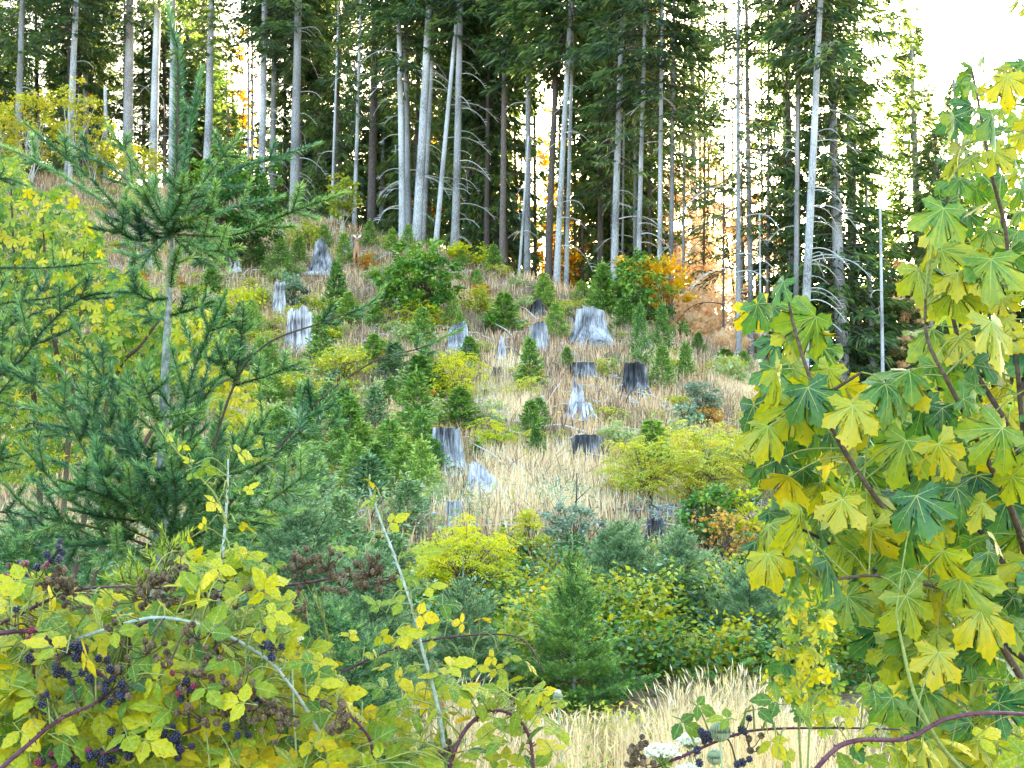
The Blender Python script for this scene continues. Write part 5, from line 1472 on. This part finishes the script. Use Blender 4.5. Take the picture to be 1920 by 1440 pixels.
for (x_, y_) in scatter(poly_back, 620, 9, rz_):
    A_ = np.array(leaf_matrix(P(x_, y_, rz_.uniform(3.45, 4.1)), rz_.uniform(.055, .10), rz_, R(rz_.uniform(10, 85)))); V = base_t[0] @ A_[:3, :3].T + A_[:3, 3]
    g.add(V, base_t[1], min(1, max(0, rz_.gauss(.32, .25))), 0)
o = put('further_leaves', g.mesh('further_leaves', ['maple_small']), maple); o['kind'] = 'stuff'
# leaf hanging in at the top right corner
cb = P(1985, -40, 2.9)
tw = empty('maple_twig', cb, 'small maple leaf cluster hanging in at the top right corner', 'maple twig')
g = Geo(); tube(g, [cb, P(1915, -15, 2.9)], [.004, .002], 5, .5); put('branch', g.mesh('branch', ['twig_brown']), tw)
for q in ((1912, 5), (1920, 20)):
    add_maple_leaf(q[0], q[1], .05, 2.9, tw, ML, None, rmap)

# small yellow maple sapling below the hanging leaves
b = GD(1490, 7.2)
ms_ = empty('maple_sapling', b, 'slender yellow maple sapling below the hanging maple leaves', 'maple sapling')
S2 = stems_obj(ms_, [[b, P(1495, 1300, 7.2), P(1500, 1150, 7.2), P(1505, 1020, 7.2)], [b, P(1520, 1340, 7.1), P(1545, 1290, 7.1)], [P(1495, 1300, 7.2), P(1540, 1230, 7.2), P(1560, 1180, 7.2)], [P(1498, 1220, 7.2), P(1460, 1190, 7.2)]], 'twig_green', .008, .003, 'stem', 5)
for (x_, y_) in scatter([(1490, 1030), (1560, 1050), (1560, 1180), (1580, 1300), (1540, 1380), (1470, 1320), (1430, 1290), (1470, 1180), (1470, 1080)], 150, 10, rmap):
    add_maple_leaf(x_, y_, rmap.choice([.05, .065, .08]), rmap.uniform(7.0, 7.5), ms_, MLS if rmap.random() < .45 else MLY, None, rmap, droop=R(rmap.uniform(0, 60)))

# yellow maple at the left behind the fir
b = GD(120, 11.0)
lm = empty('yellow_maple', b, 'broad yellow-green maple tree at the left behind the tall fir', 'maple tree')
LS = [[b, P(130, 800, 11), P(150, 600, 11), P(160, 420, 11)], [b, P(60, 700, 11), P(30, 520, 11), P(20, 340, 11)], [b, P(200, 760, 10.8), P(270, 640, 10.6), P(330, 560, 10.6)],
      [P(130, 800, 11), P(90, 560, 10.5), P(80, 400, 10.5)], [b, P(260, 850, 10.8), P(380, 740, 10.6), P(450, 700, 10.6)]]
S3 = stems_obj(lm, LS, 'twig_brown', .03, .006, 'branch', 6)
poly_l = [(-60, 300), (30, 290), (70, 360), (120, 350), (190, 430), (200, 500), (260, 510), (300, 560), (380, 580), (400, 640), (350, 700), (250, 760), (150, 860), (60, 900), (-60, 900)]
poly_l2 = [(330, 600), (390, 580), (420, 660), (480, 700), (500, 800), (500, 870), (440, 860), (400, 760), (330, 700)]
LP = scatter([q if q[1] < 690 or q[0] > 300 else (q[0], 700) for q in poly_l], 250, 13, rmap)
def leaf_stuff(root, poly, n, d0, d1, size, mats, r, name='far_leaves'):
    """the rest of the leaves, joined"""
    g = Geo()
    base = maple_template()
    for (x_, y_) in scatter(poly, n, 3, r):
        mat_ = leaf_matrix(P(x_, y_, r.uniform(d0, d1)), size * r.uniform(.6, 1.2), r, R(r.uniform(0, 75)))
        A_ = np.array(mat_); V = base[0] @ A_[:3, :3].T + A_[:3, 3]
        g.add(V, base[1], min(1, max(0, r.gauss(.45, .2))), 0)
    o = put(name, g.mesh(name, mats), root); o['kind'] = 'stuff'
for (x_, y_) in LP:
    yl = x_ < 200 and rmap.random() < .55
    add_maple_leaf(x_, y_, rmap.choice([.065, .085, .10]), rmap.uniform(10.2, 10.7), lm, MLY if yl or (x_ > 340 and rmap.random() < .6) else MLS, None, rmap, droop=R(rmap.uniform(0, 70)))
for (x_, y_) in scatter(poly_l2, 48, 15, rmap):
    add_maple_leaf(x_, y_, rmap.choice([.07, .09]), rmap.uniform(10.2, 10.6), lm, MLY, None, rmap, droop=R(rmap.uniform(0, 70)))
leaf_stuff(lm, poly_l, 5200, 10.7, 12.4, .085, ['maple_small'], rmap)
leaf_stuff(lm, poly_l2, 420, 10.6, 11.2, .08, ['maple_yellow'], rmap)

# ------------------------------------------------------------------ brambles
def leaflet(g, r, org, ang, L, w=.62, bend=.3, fold=.12):
    """serrate ovate leaflet in the XY plane, base at org, along direction ang"""
    n = 9; s = np.linspace(0, 1, n)
    wid = w * .5 * L * np.sin(np.pi * s ** .78) ** .85 * (1 - .12 * s)
    wid[0] = .01 * L; wid[-1] = 0
    up = wid * (1 + .10 * np.where(np.arange(n) % 2, 1, -1)); up[-1] = 0
    x = s * L
    pl = .018 * L * np.cos(np.arange(n) * np.pi)
    zc = -bend * L * s ** 2 * .5
    C = np.column_stack([x, 0 * x, zc]); M1 = np.column_stack([x + .03 * L, up * .55, zc + fold * up * .7 + pl]); E1 = np.column_stack([x + .07 * L * (1 - s), up, zc + fold * up - .10 * up])
    M2 = M1 * [1, -1, 1]; E2 = E1 * [1, -1, 1]
    V = np.concatenate([C, M1, E1, M2, E2]); F = []
    for i in range(n - 1):
        for (a_, b_) in ((0, n), (n, 2 * n)):
            F += [(a_ + i, a_ + i + 1, b_ + i + 1), (a_ + i, b_ + i + 1, b_ + i)]
        for (a_, b_) in ((0, 3 * n), (3 * n, 4 * n)):
            F += [(a_ + i, b_ + i + 1, a_ + i + 1), (a_ + i, b_ + i, b_ + i + 1)]
    ca, sa = math.cos(ang), math.sin(ang)
    Rm = np.array([[ca, -sa, 0], [sa, ca, 0], [0, 0, 1]])
    tilt = r.normal(0, .25); ct, st = math.cos(tilt), math.sin(tilt)
    T = np.array([[1, 0, 0], [0, ct, -st], [0, st, ct]])
    V = V @ T.T @ Rm.T + org
    g.add(V, F, np.clip(.5 + r.normal(0, .12) + r.normal(0, .04, len(V)), 0, 1), 0, False)
    # midrib, both faces
    ww = np.linspace(.011, .003, n) * L
    for sg in (1, -1):
        a_ = np.column_stack([x, ww, zc + .006 * L * sg]); b_ = np.column_stack([x, -ww, zc + .006 * L * sg])
        Vv = np.concatenate([a_, b_]) @ T.T @ Rm.T + org
        Fv = []
        for i in range(n - 1): Fv += [(i, i + 1, n + i + 1), (i, n + i + 1, n + i)]
        g.add(Vv, Fv, .5, 1)
        for i in range(1, n - 2):
            for E_ in (E1, E2):
                j = min(n - 1, i + 1); a0 = C[i] + [0, 0, .006 * L * sg]; tip = C[i] * .15 + E_[j] * .85 + [0, 0, .012 * L * sg]
                Vs = np.array([a0 - [.010 * L, 0, 0], a0 + [.010 * L, 0, 0], tip]) @ T.T @ Rm.T + org
                g.add(Vs, [(0, 1, 2)], .5, 1)

def bramble_leaf(r, five=False):
    g = Geo(); L = 1.0
    leaflet(g, r, np.array([.28, 0, 0]), r.normal(0, .1), L * .95, .68, r.uniform(.1, .6))
    for sg in (-1, 1):
        leaflet(g, r, np.array([.12, 0, 0]), sg * R(r.uniform(62, 85)), L * r.uniform(.68, .82), .66, r.uniform(.1, .6))
    tube(g, [(-.35, 0, .04), (0, 0, 0), (.28, 0, 0)], [.012, .011, .009], 4, .5, 1)
    return g.mesh('bramble_leaf', ['bramble_leaf', 'bramble_vein'])
rb = np.random.default_rng(800)
BL = [bramble_leaf(rb) for _ in range(8)]
def berry_mesh(mat, r, n=22):
    g = Geo()
    for i in range(n):
        z = 1 - 2 * (i + .5) / n; a = i * 2.399; q = math.sqrt(1 - z * z)
        c = np.array([q * math.cos(a) * .30, q * math.sin(a) * .30, z * .36])
        # little octahedral drupelet, smooth
        s = .155 * r.uniform(.85, 1.15)
        V = c + np.array([(s, 0, 0), (-s, 0, 0), (0, s, 0), (0, -s, 0), (0, 0, s), (0, 0, -s)])
        F = [(0, 2, 4), (2, 1, 4), (1, 3, 4), (3, 0, 4), (2, 0, 5), (1, 2, 5), (3, 1, 5), (0, 3, 5)]
        g.add(V, F, min(1, max(0, .5 + r.normal(0, .25))), 0, True)
    g2 = ball((0, 0, 0), .28, 6, (1, 1, 1.2)); g.add(g2.V[0], g2.F[0], .4, 0, True)
    return g.mesh('berry', [mat])
BER = {'ripe': [berry_mesh('berry_ripe', rb) for _ in range(2)], 'red': [berry_mesh('berry_red', rb)], 'dry': [berry_mesh('berry_dry', rb, 26) for _ in range(2)]}

rbr = random.Random(31)
CANES = [
 ('cane_pale', .0035, 'pale arching bramble cane curving down through the left foreground', [(60, 1215, 2.5), (110, 1208, 2.4), (200, 1180, 2.4), (293, 1158, 2.4), (393, 1177, 2.4), (493, 1230, 2.4), (540, 1280, 2.4), (580, 1340, 2.4), (612, 1410, 2.4), (625, 1500, 2.4)]),
 ('cane_pale', .0043, 'tall pale upright bramble cane left of the centre fir', [(845, 1500, 2.5), (827, 1360, 2.5), (813, 1293, 2.5), (787, 1200, 2.5), (773, 1140, 2.5), (740, 1043, 2.5), (715, 980, 2.5), (692, 915, 2.5)]),
 ('cane_purple', .0043, 'thick purple bramble cane slanting up from the lower left corner', [(-20, 1460, 2.2), (60, 1390, 2.25), (110, 1350, 2.3), (165, 1325, 2.3), (215, 1300, 2.35), (300, 1270, 2.5)]),
 ('cane_purple', .0042, 'purple bramble cane arching at the bottom centre', [(838, 1470, 2.4), (850, 1415, 2.4), (875, 1365, 2.4), (915, 1333, 2.4), (955, 1337, 2.45), (985, 1365, 2.5), (998, 1410, 2.5), (1000, 1470, 2.5)]),
 ('cane_purple', .0040, 'long purple bramble cane crossing the straw grass at lower right', [(1160, 1480, 2.5), (1215, 1445, 2.5), (1280, 1418, 2.5), (1363, 1383, 2.5), (1430, 1368, 2.5), (1573, 1365, 2.5), (1690, 1368, 2.5)]),
 ('cane_purple', .0048, 'thick purple bramble cane at the lower right corner under the maple', [(1500, 1480, 2.3), (1560, 1410, 2.3), (1610, 1388, 2.3), (1700, 1385, 2.35), (1770, 1350, 2.35), (1850, 1337, 2.35), (1960, 1342, 2.4)]),
 ('cane_pale', .0045, 'young pale bramble shoot with bright leaves standing before the tall fir', [(405, 1200, 2.7), (412, 1090, 2.7), (420, 1010, 2.7), (426, 930, 2.7), (428, 860, 2.7)]),
 ('twig_green', .0028, 'thin green bramble tip reaching left across the tall fir', [(428, 990, 2.65), (405, 930, 2.65), (370, 890, 2.65), (335, 850, 2.65), (300, 805, 2.65)]),
 ('cane_purple', .0045, 'brown bramble cane with dried fruit reaching right behind the white umbel', [(240, 1180, 2.7), (380, 1130, 2.7), (480, 1103, 2.7), (560, 1095, 2.7), (640, 1082, 2.7), (700, 1075, 2.7)]),
 ('cane_purple', .0045, 'brown bramble cane with dried fruit along the top left of the thicket', [(-20, 1180, 2.7), (60, 1140, 2.7), (130, 1110, 2.7), (220, 1100, 2.7), (330, 1105, 2.7)]),
 ('cane_purple', .0050, 'brown bramble cane laden with berries across the left middle', [(-20, 1190, 2.4), (60, 1185, 2.4), (130, 1225, 2.4), (190, 1265, 2.4), (240, 1310, 2.4), (330, 1290, 2.5), (480, 1300, 2.5)]),
 ('cane_purple', .0045, 'low bramble cane with blue berries along the bottom left', [(60, 1480, 2.3), (120, 1425, 2.3), (200, 1410, 2.3), (330, 1380, 2.35), (480, 1330, 2.4), (560, 1345, 2.4)]),
 ('cane_purple', .0040, 'short bramble cane rising at the bottom left of centre', [(700, 1480, 2.4), (700, 1430, 2.4), (690, 1380, 2.4), (640, 1330, 2.4), (560, 1300, 2.4)]),
 ('cane_purple', .0040, 'arching bramble cane in the gap behind the upright pale cane', [(640, 1260, 4.2), (760, 1210, 4.2), (900, 1190, 4.2), (980, 1200, 4.2), (1020, 1260, 4.2)]),
]
cane_roots = []
for i, (mt, rad, lb, pth) in enumerate(CANES):
    p0 = P(*pth[0]); gb = Vector((p0.x, p0.y, h(p0.x, p0.y)))
    root = empty('bramble_cane', gb, lb, 'bramble', 'bramble canes in the foreground')
    Sx = stems_obj(root, [pth], mt, rad, rad * .45 if i not in (0, 3, 5) else rad * .8, 'cane', 7, thorns=1.6 if 'purple' in mt else .5, seed=i)
    # the rooted lower part reaches the ground
    if i not in (7,):
        g = Geo(); tube(g, catmull([gb, (gb + p0) / 2 + Vector((.05, .03, 0)), p0], 4), rad * .8, 6, .5); put('cane', g.mesh('cane', ['twig_brown']), root)
    cane_roots.append((root, Sx))
CALL = [(r_, s_) for r_, s_ in cane_roots]
def nearest(p, allow=None):
    best = None
    for i, (r_, s_) in enumerate(CALL):
        if allow is not None and i not in allow: continue
        dd_ = np.linalg.norm(s_ - np.array(p), axis=1); j = int(np.argmin(dd_))
        if best is None or dd_[j] < best[0]: best = (dd_[j], i, Vector(s_[j]))
    return best
def add_bramble_leaf(px, py, d, size, allow=None, up=.7, az=None, tipup=0):
    c = P(px, py, d); nb_ = nearest(c, allow)
    a = rbr.uniform(0, 6.28) if az is None else az
    dr = rbr.gauss(.05, .35) - tipup
    dx = Vector((math.cos(a) * math.cos(dr), math.sin(a) * math.cos(dr) * .8, -math.sin(dr)))
    nz_ = Vector((rbr.gauss(0, .4), -.75 + rbr.gauss(0, .4), up + rbr.gauss(0, .3)))
    base = c - dx * size * .5
    o = put('leaf', BL[rbr.randrange(len(BL))], CALL[nb_[1]][0]); o.matrix_basis = basis(dx, nz_, base, size)
    if nb_[0] < .45:
        g = Geo(); st = base - dx * size * .33; m_ = (nb_[2] + st) / 2 + Vector((0, 0, .02))
        tube(g, catmull([nb_[2], m_, st], 3), np.linspace(.002, .0011, 7), 4, .5)
        put('stalk', g.mesh('stalk', ['twig_green']), CALL[nb_[1]][0])
poly_b = [(-40, 1100), (60, 1070), (120, 1115), (230, 1120), (330, 1140), (350, 1040), (460, 1030), (530, 1110), (560, 1200), (620, 1230), (650, 1300), (700, 1370), (700, 1460), (-40, 1460)]
for (x_, y_) in scatter(poly_b, 600, 15, rbr):
    add_bramble_leaf(x_, y_, rbr.uniform(2.25, 3.1), rbr.uniform(.040, .060) * (1.25 if y_ > 1250 and x_ < 300 else 1), allow=(0, 2, 8, 9, 10, 11, 12, 6))
for (x_, y_) in scatter([(690, 1340), (760, 1300), (860, 1290), (1030, 1300), (1060, 1400), (1060, 1460), (690, 1460)], 44, 28, rbr):
    add_bramble_leaf(x_, y_, rbr.uniform(2.3, 2.7), rbr.uniform(.042, .062), allow=(1, 3))
for (x_, y_, s_, a_) in [(697, 905, .035, 1.5), (745, 975, .05, 0), (650, 1030, .055, 3.3), (690, 940, .04, 3), (800, 1035, .065, .2), (765, 1085, .05, 0), (815, 1100, .05, .2), (735, 1130, .06, 3), (700, 1130, .05, 3.1), (845, 1135, .06, .5), (800, 1155, .05, .3),
                         (755, 1195, .06, 3), (770, 1190, .06, .1), (860, 1245, .065, .5), (815, 1265, .06, 3.), (700, 1285, .06, 3.1), (770, 1290, .06, 3.4), (870, 1300, .07, .6), (960, 1275, .05, 1.2), (1020, 1310, .05, 1.2), (920, 1390, .065, .5), (1000, 1350, .05, 1)]:
    add_bramble_leaf(x_, y_, 2.5 + rbr.uniform(-.06, .06), s_ * .8, allow=(1,) if x_ < 900 else (3,), az=a_, up=.9)
for (x_, y_, s_, a_) in [(455, 850, .05, 1.0), (400, 945, .05, 4.5), (388, 880, .04, .5), (365, 890, .03, 0), (440, 920, .035, .3), (470, 915, .04, .5), (395, 905, .03, 1), (380, 985, .03, 2.5), (395, 1050, .04, 4), (465, 990, .045, .3), (450, 1035, .045, 1), (420, 1075, .05, 4), (490, 1060, .04, .5), (355, 1010, .035, 2), (520, 1060, .04, .5)]:
    add_bramble_leaf(x_, y_, 2.62, s_ * .8, allow=(6,), az=a_, up=.3)
for (x_, y_, s_, a_) in [(318, 822, .018, 1), (345, 838, .02, 0), (352, 862, .022, 2.5)]:
    add_bramble_leaf(x_, y_, 2.64, s_, allow=(7,), az=a_, up=.3)
for (x_, y_, s_) in [(1320, 1330, .045), (1350, 1345, .04), (1290, 1365, .05), (1395, 1345, .045), (1440, 1310, .05), (1425, 1335, .045), (1510, 1340, .045), (1450, 1400, .05), (1465, 1390, .04), (1480, 1420, .045), (1550, 1330, .05), (1590, 1340, .04), (1600, 1400, .05),
                     (1640, 1300, .05), (1660, 1430, .06), (1625, 1380, .05), (1700, 1410, .06), (1750, 1420, .06), (1800, 1400, .06), (1855, 1380, .055), (1900, 1420, .06), (1690, 1450, .06), (1590, 1440, .05), (1250, 1430, .04)]:
    add_bramble_leaf(x_, y_, 2.45 + rbr.uniform(-.05, .05), s_ * .95, allow=(4, 5), up=.5)
for (x_, y_) in scatter([(640, 1190), (900, 1150), (1030, 1200), (1030, 1260), (700, 1260)], 26, 24, rbr):
    add_bramble_leaf(x_, y_, 4.2 + rbr.uniform(-.1, .1), .05, allow=(13,))
# leaves deeper in the thicket, shade put into their darker green
g = Geo(); r = np.random.default_rng(820)
rr_ = random.Random(8)
for (x_, y_) in scatter([(-60, 1120), (330, 1150), (540, 1160), (660, 1320), (700, 1480), (-60, 1480)], 1500, 4, rr_):
    size = rr_.uniform(.03, .055); me = BL[0]
    for q in (0, 1, 2):
        pass
    c = np.array(P(x_, y_, rr_.uniform(3.0, 3.9))); D = nrm(r.normal(0, 1, (3, 3)) * [1, 1, .5])
    sprays(g, np.repeat(c[None], 3, 0), D, size, size * .6, np.clip(.35 + r.normal(0, .2, 3), 0, 1), r, .1)
o = put('inner_leaves', g.mesh('inner_leaves', ['maple_dark']), CALL[10][0]); o['kind'] = 'stuff'

# fruit
def fruit(px, py, d, n, spread, mix, allow=None):
    c = P(px, py, d); nb_ = nearest(c, allow); root = CALL[nb_[1]][0]
    g = Geo(); base = c + Vector((0, .02, -.01)); pts_ = []
    if nb_[0] < .5: tube(g, catmull([nb_[2], (nb_[2] + base) / 2 + Vector((0, 0, .01)), base], 3), .0022, 4, .5)
    for i in range(n):
        p_ = c + Vector((rbr.gauss(0, spread), rbr.gauss(0, spread * .6), rbr.gauss(0, spread * .8)))
        pts_.append(p_); tube(g, catmull([base, (base + p_) / 2 + Vector((0, 0, -.004)), p_], 2), .0012, 3, .5)
    st = put('fruit_stalk', g.mesh('fruit_stalk', ['twig_brown']), root)
    for p_ in pts_:
        kd = rbr.choice(mix)
        s = {'ripe': .019, 'red': .016, 'dry': .0155}[kd] * rbr.uniform(.85, 1.15)
        o = put('berry', BER[kd][rbr.randrange(len(BER[kd]))], st)
        o.matrix_parent_inverse = Matrix.Translation(-root.location)
        o.parent = st; o.matrix_parent_inverse = (Matrix.Translation(root.location) @ Matrix.Translation(-root.location)).inverted()
        o.matrix_basis = Matrix.Translation(p_) @ Matrix.Rotation(rbr.random() * 6, 4, 'X') @ Matrix.Diagonal((s, s, s, 1))
D_, Rp, Rd = ['dry'], ['ripe', 'ripe', 'ripe', 'dry'], ['red', 'ripe', 'dry']
for q in [(95, 1085, 14, D_), (125, 1100, 12, D_), (20, 1092, 8, ['dry', 'red']), (310, 1090, 16, D_), (330, 1082, 12, D_), (270, 1112, 14, D_), (345, 1118, 12, D_), (385, 1100, 9, D_), (555, 1060, 12, D_), (612, 1062, 12, D_), (640, 1095, 10, D_), (690, 1072, 16, D_), (708, 1085, 10, D_),
          (550, 1140, 8, D_), (60, 1085, 6, ['ripe', 'red']), (90, 1040, 5, ['ripe']), (150, 1130, 5, D_), (430, 1120, 8, D_)]:
    fruit(q[0], q[1], 2.6, int(q[2] * 1.5), .021, q[3])
for q in [(105, 1225, 6, Rp), (145, 1228, 6, Rp), (120, 1262, 9, Rp), (215, 1245, 5, Rp), (200, 1290, 5, Rp), (235, 1280, 8, Rd), (228, 1310, 8, Rp), (70, 1318, 8, Rp), (345, 1278, 12, Rd), (370, 1260, 7, D_), (310, 1245, 7, D_), (410, 1285, 9, D_), (450, 1290, 12, D_),
          (480, 1310, 14, D_), (500, 1335, 14, D_), (530, 1350, 12, D_), (420, 1330, 8, D_), (380, 1340, 7, D_), (320, 1395, 12, ['ripe']), (300, 1370, 5, Rp), (120, 1420, 14, ['ripe', 'ripe', 'red']), (150, 1415, 6, ['red']), (190, 1410, 8, ['ripe']), (210, 1395, 5, Rp), (630, 1330, 9, D_),
          (640, 1360, 7, D_), (515, 1210, 7, ['ripe']), (365, 1190, 8, D_), (270, 1220, 7, D_), (200, 1165, 5, D_), (60, 1175, 3, Rd), (455, 1360, 5, ['ripe']), (400, 1235, 6, D_), (20, 1165, 2, ['ripe'])]:
    fruit(q[0], q[1], 2.3, q[2], .016, q[3])
for q in [(1320, 1388, 5, ['ripe']), (1400, 1365, 3, ['ripe']), (1305, 1412, 2, ['ripe']), (1190, 1400, 12, D_), (1200, 1425, 8, D_), (1410, 1400, 4, D_), (1385, 1430, 3, ['ripe']), (840, 1405, 5, D_)]:
    fruit(q[0], q[1], 2.45, q[2], .011, q[3], allow=(4, 3) if q[0] < 900 else (4,))

# ------------------------------------------------------------------ wild carrot umbels
def umbel(px, py, wp, d, label, closed=False, tilt=0.15):
    c = P(px, py, d); Rr = wp * m_per_px(d) / 2; r = np.random.default_rng(int(px))
    gb = Vector((c.x + .03, c.y + .05, h(c.x, c.y + .05)))
    t = empty('wild_carrot', gb, label, 'flower', 'wild carrot flower heads')
    hub = c - Vector((0, 0, Rr * .9))
    g = Geo(); tube(g, catmull([gb, (gb + hub) / 2 + Vector((.02, 0, 0)), hub], 5), .002, 5, .5); put('stem', g.mesh('stem', ['umbel_green']), t)
    g = Geo(); gf = Geo(); n = 34 if not closed else 60
    for i in range(n):
        q = math.sqrt((i + .5) / n); a = i * 2.399
        if closed:
            th = R(8 + 82 * (i / n)); ph = a
            s = np.linspace(0, 1, 7); an = np.pi * s * .92
            rad = np.sin(an) * Rr * (.5 + .5 * math.sin(th)) * 1.0
            pts_ = np.array(hub)[None] + np.stack([np.cos(ph) * rad, np.sin(ph) * rad, (1 - np.cos(an)) * Rr * .9], 1)
            tube(g, pts_, .0013, 3, .5)
            e = pts_[-1]
            sprays(gf, np.repeat(e[None], 3, 0), r.normal(0, 1, (3, 3)), .008, .004, .6, r, 0)
        else:
            e = np.array(c) + [q * Rr * math.cos(a), q * Rr * math.sin(a) * .9, -.25 * Rr * q * q + r.normal(0, .002) + tilt * q * Rr * math.sin(a)]
            tube(g, catmull([hub, (np.array(hub) + e) / 2 - [0, 0, .1 * Rr], e], 2), .0008, 3, .5)
            m = 14; k = e + r.normal(0, 1, (m, 3)) * [Rr * .085, Rr * .085, Rr * .035]
            sprays(gf, k, r.normal(0, 1, (m, 3)) * [1, 1, .35] + [0, -.2, .1], .0075, .0062, .6, r, 0)
    put('rays', g.mesh('rays', ['umbel_green']), t); put('blossoms', gf.mesh('blossoms', ['petal']), t)
umbel(1240, 1400, 66, 2.5, 'wide white wild carrot flower at the bottom, left of the green closed one')
umbel(1293, 1383, 44, 2.55, 'small white wild carrot flower touching the closed green one')
umbel(1350, 1372, 38, 2.45, 'closed green bird-nest wild carrot head beside the purple cane', closed=True)
umbel(1292, 1438, 44, 2.5, 'white wild carrot flower cut by the bottom edge')
umbel(546, 1193, 38, 2.5, 'white wild carrot flower right of the pale arching cane')
umbel(438, 1068, 34, 2.75, 'white wild carrot flower among leaves below the young shoot')
umbel(486, 1088, 30, 2.6, 'closed pale wild carrot head above the dried fruit cane', closed=True)
umbel(1046, 1307, 18, 2.9, 'tiny pale wild carrot bud right of the bottom centre leaves', closed=True)
umbel(1340, 1420, 28, 2.5, 'small greenish wild carrot head under the closed one', closed=True)
print('objects', len(bpy.data.objects), 'tris', sum(len(m.polygons) for m in bpy.data.meshes))
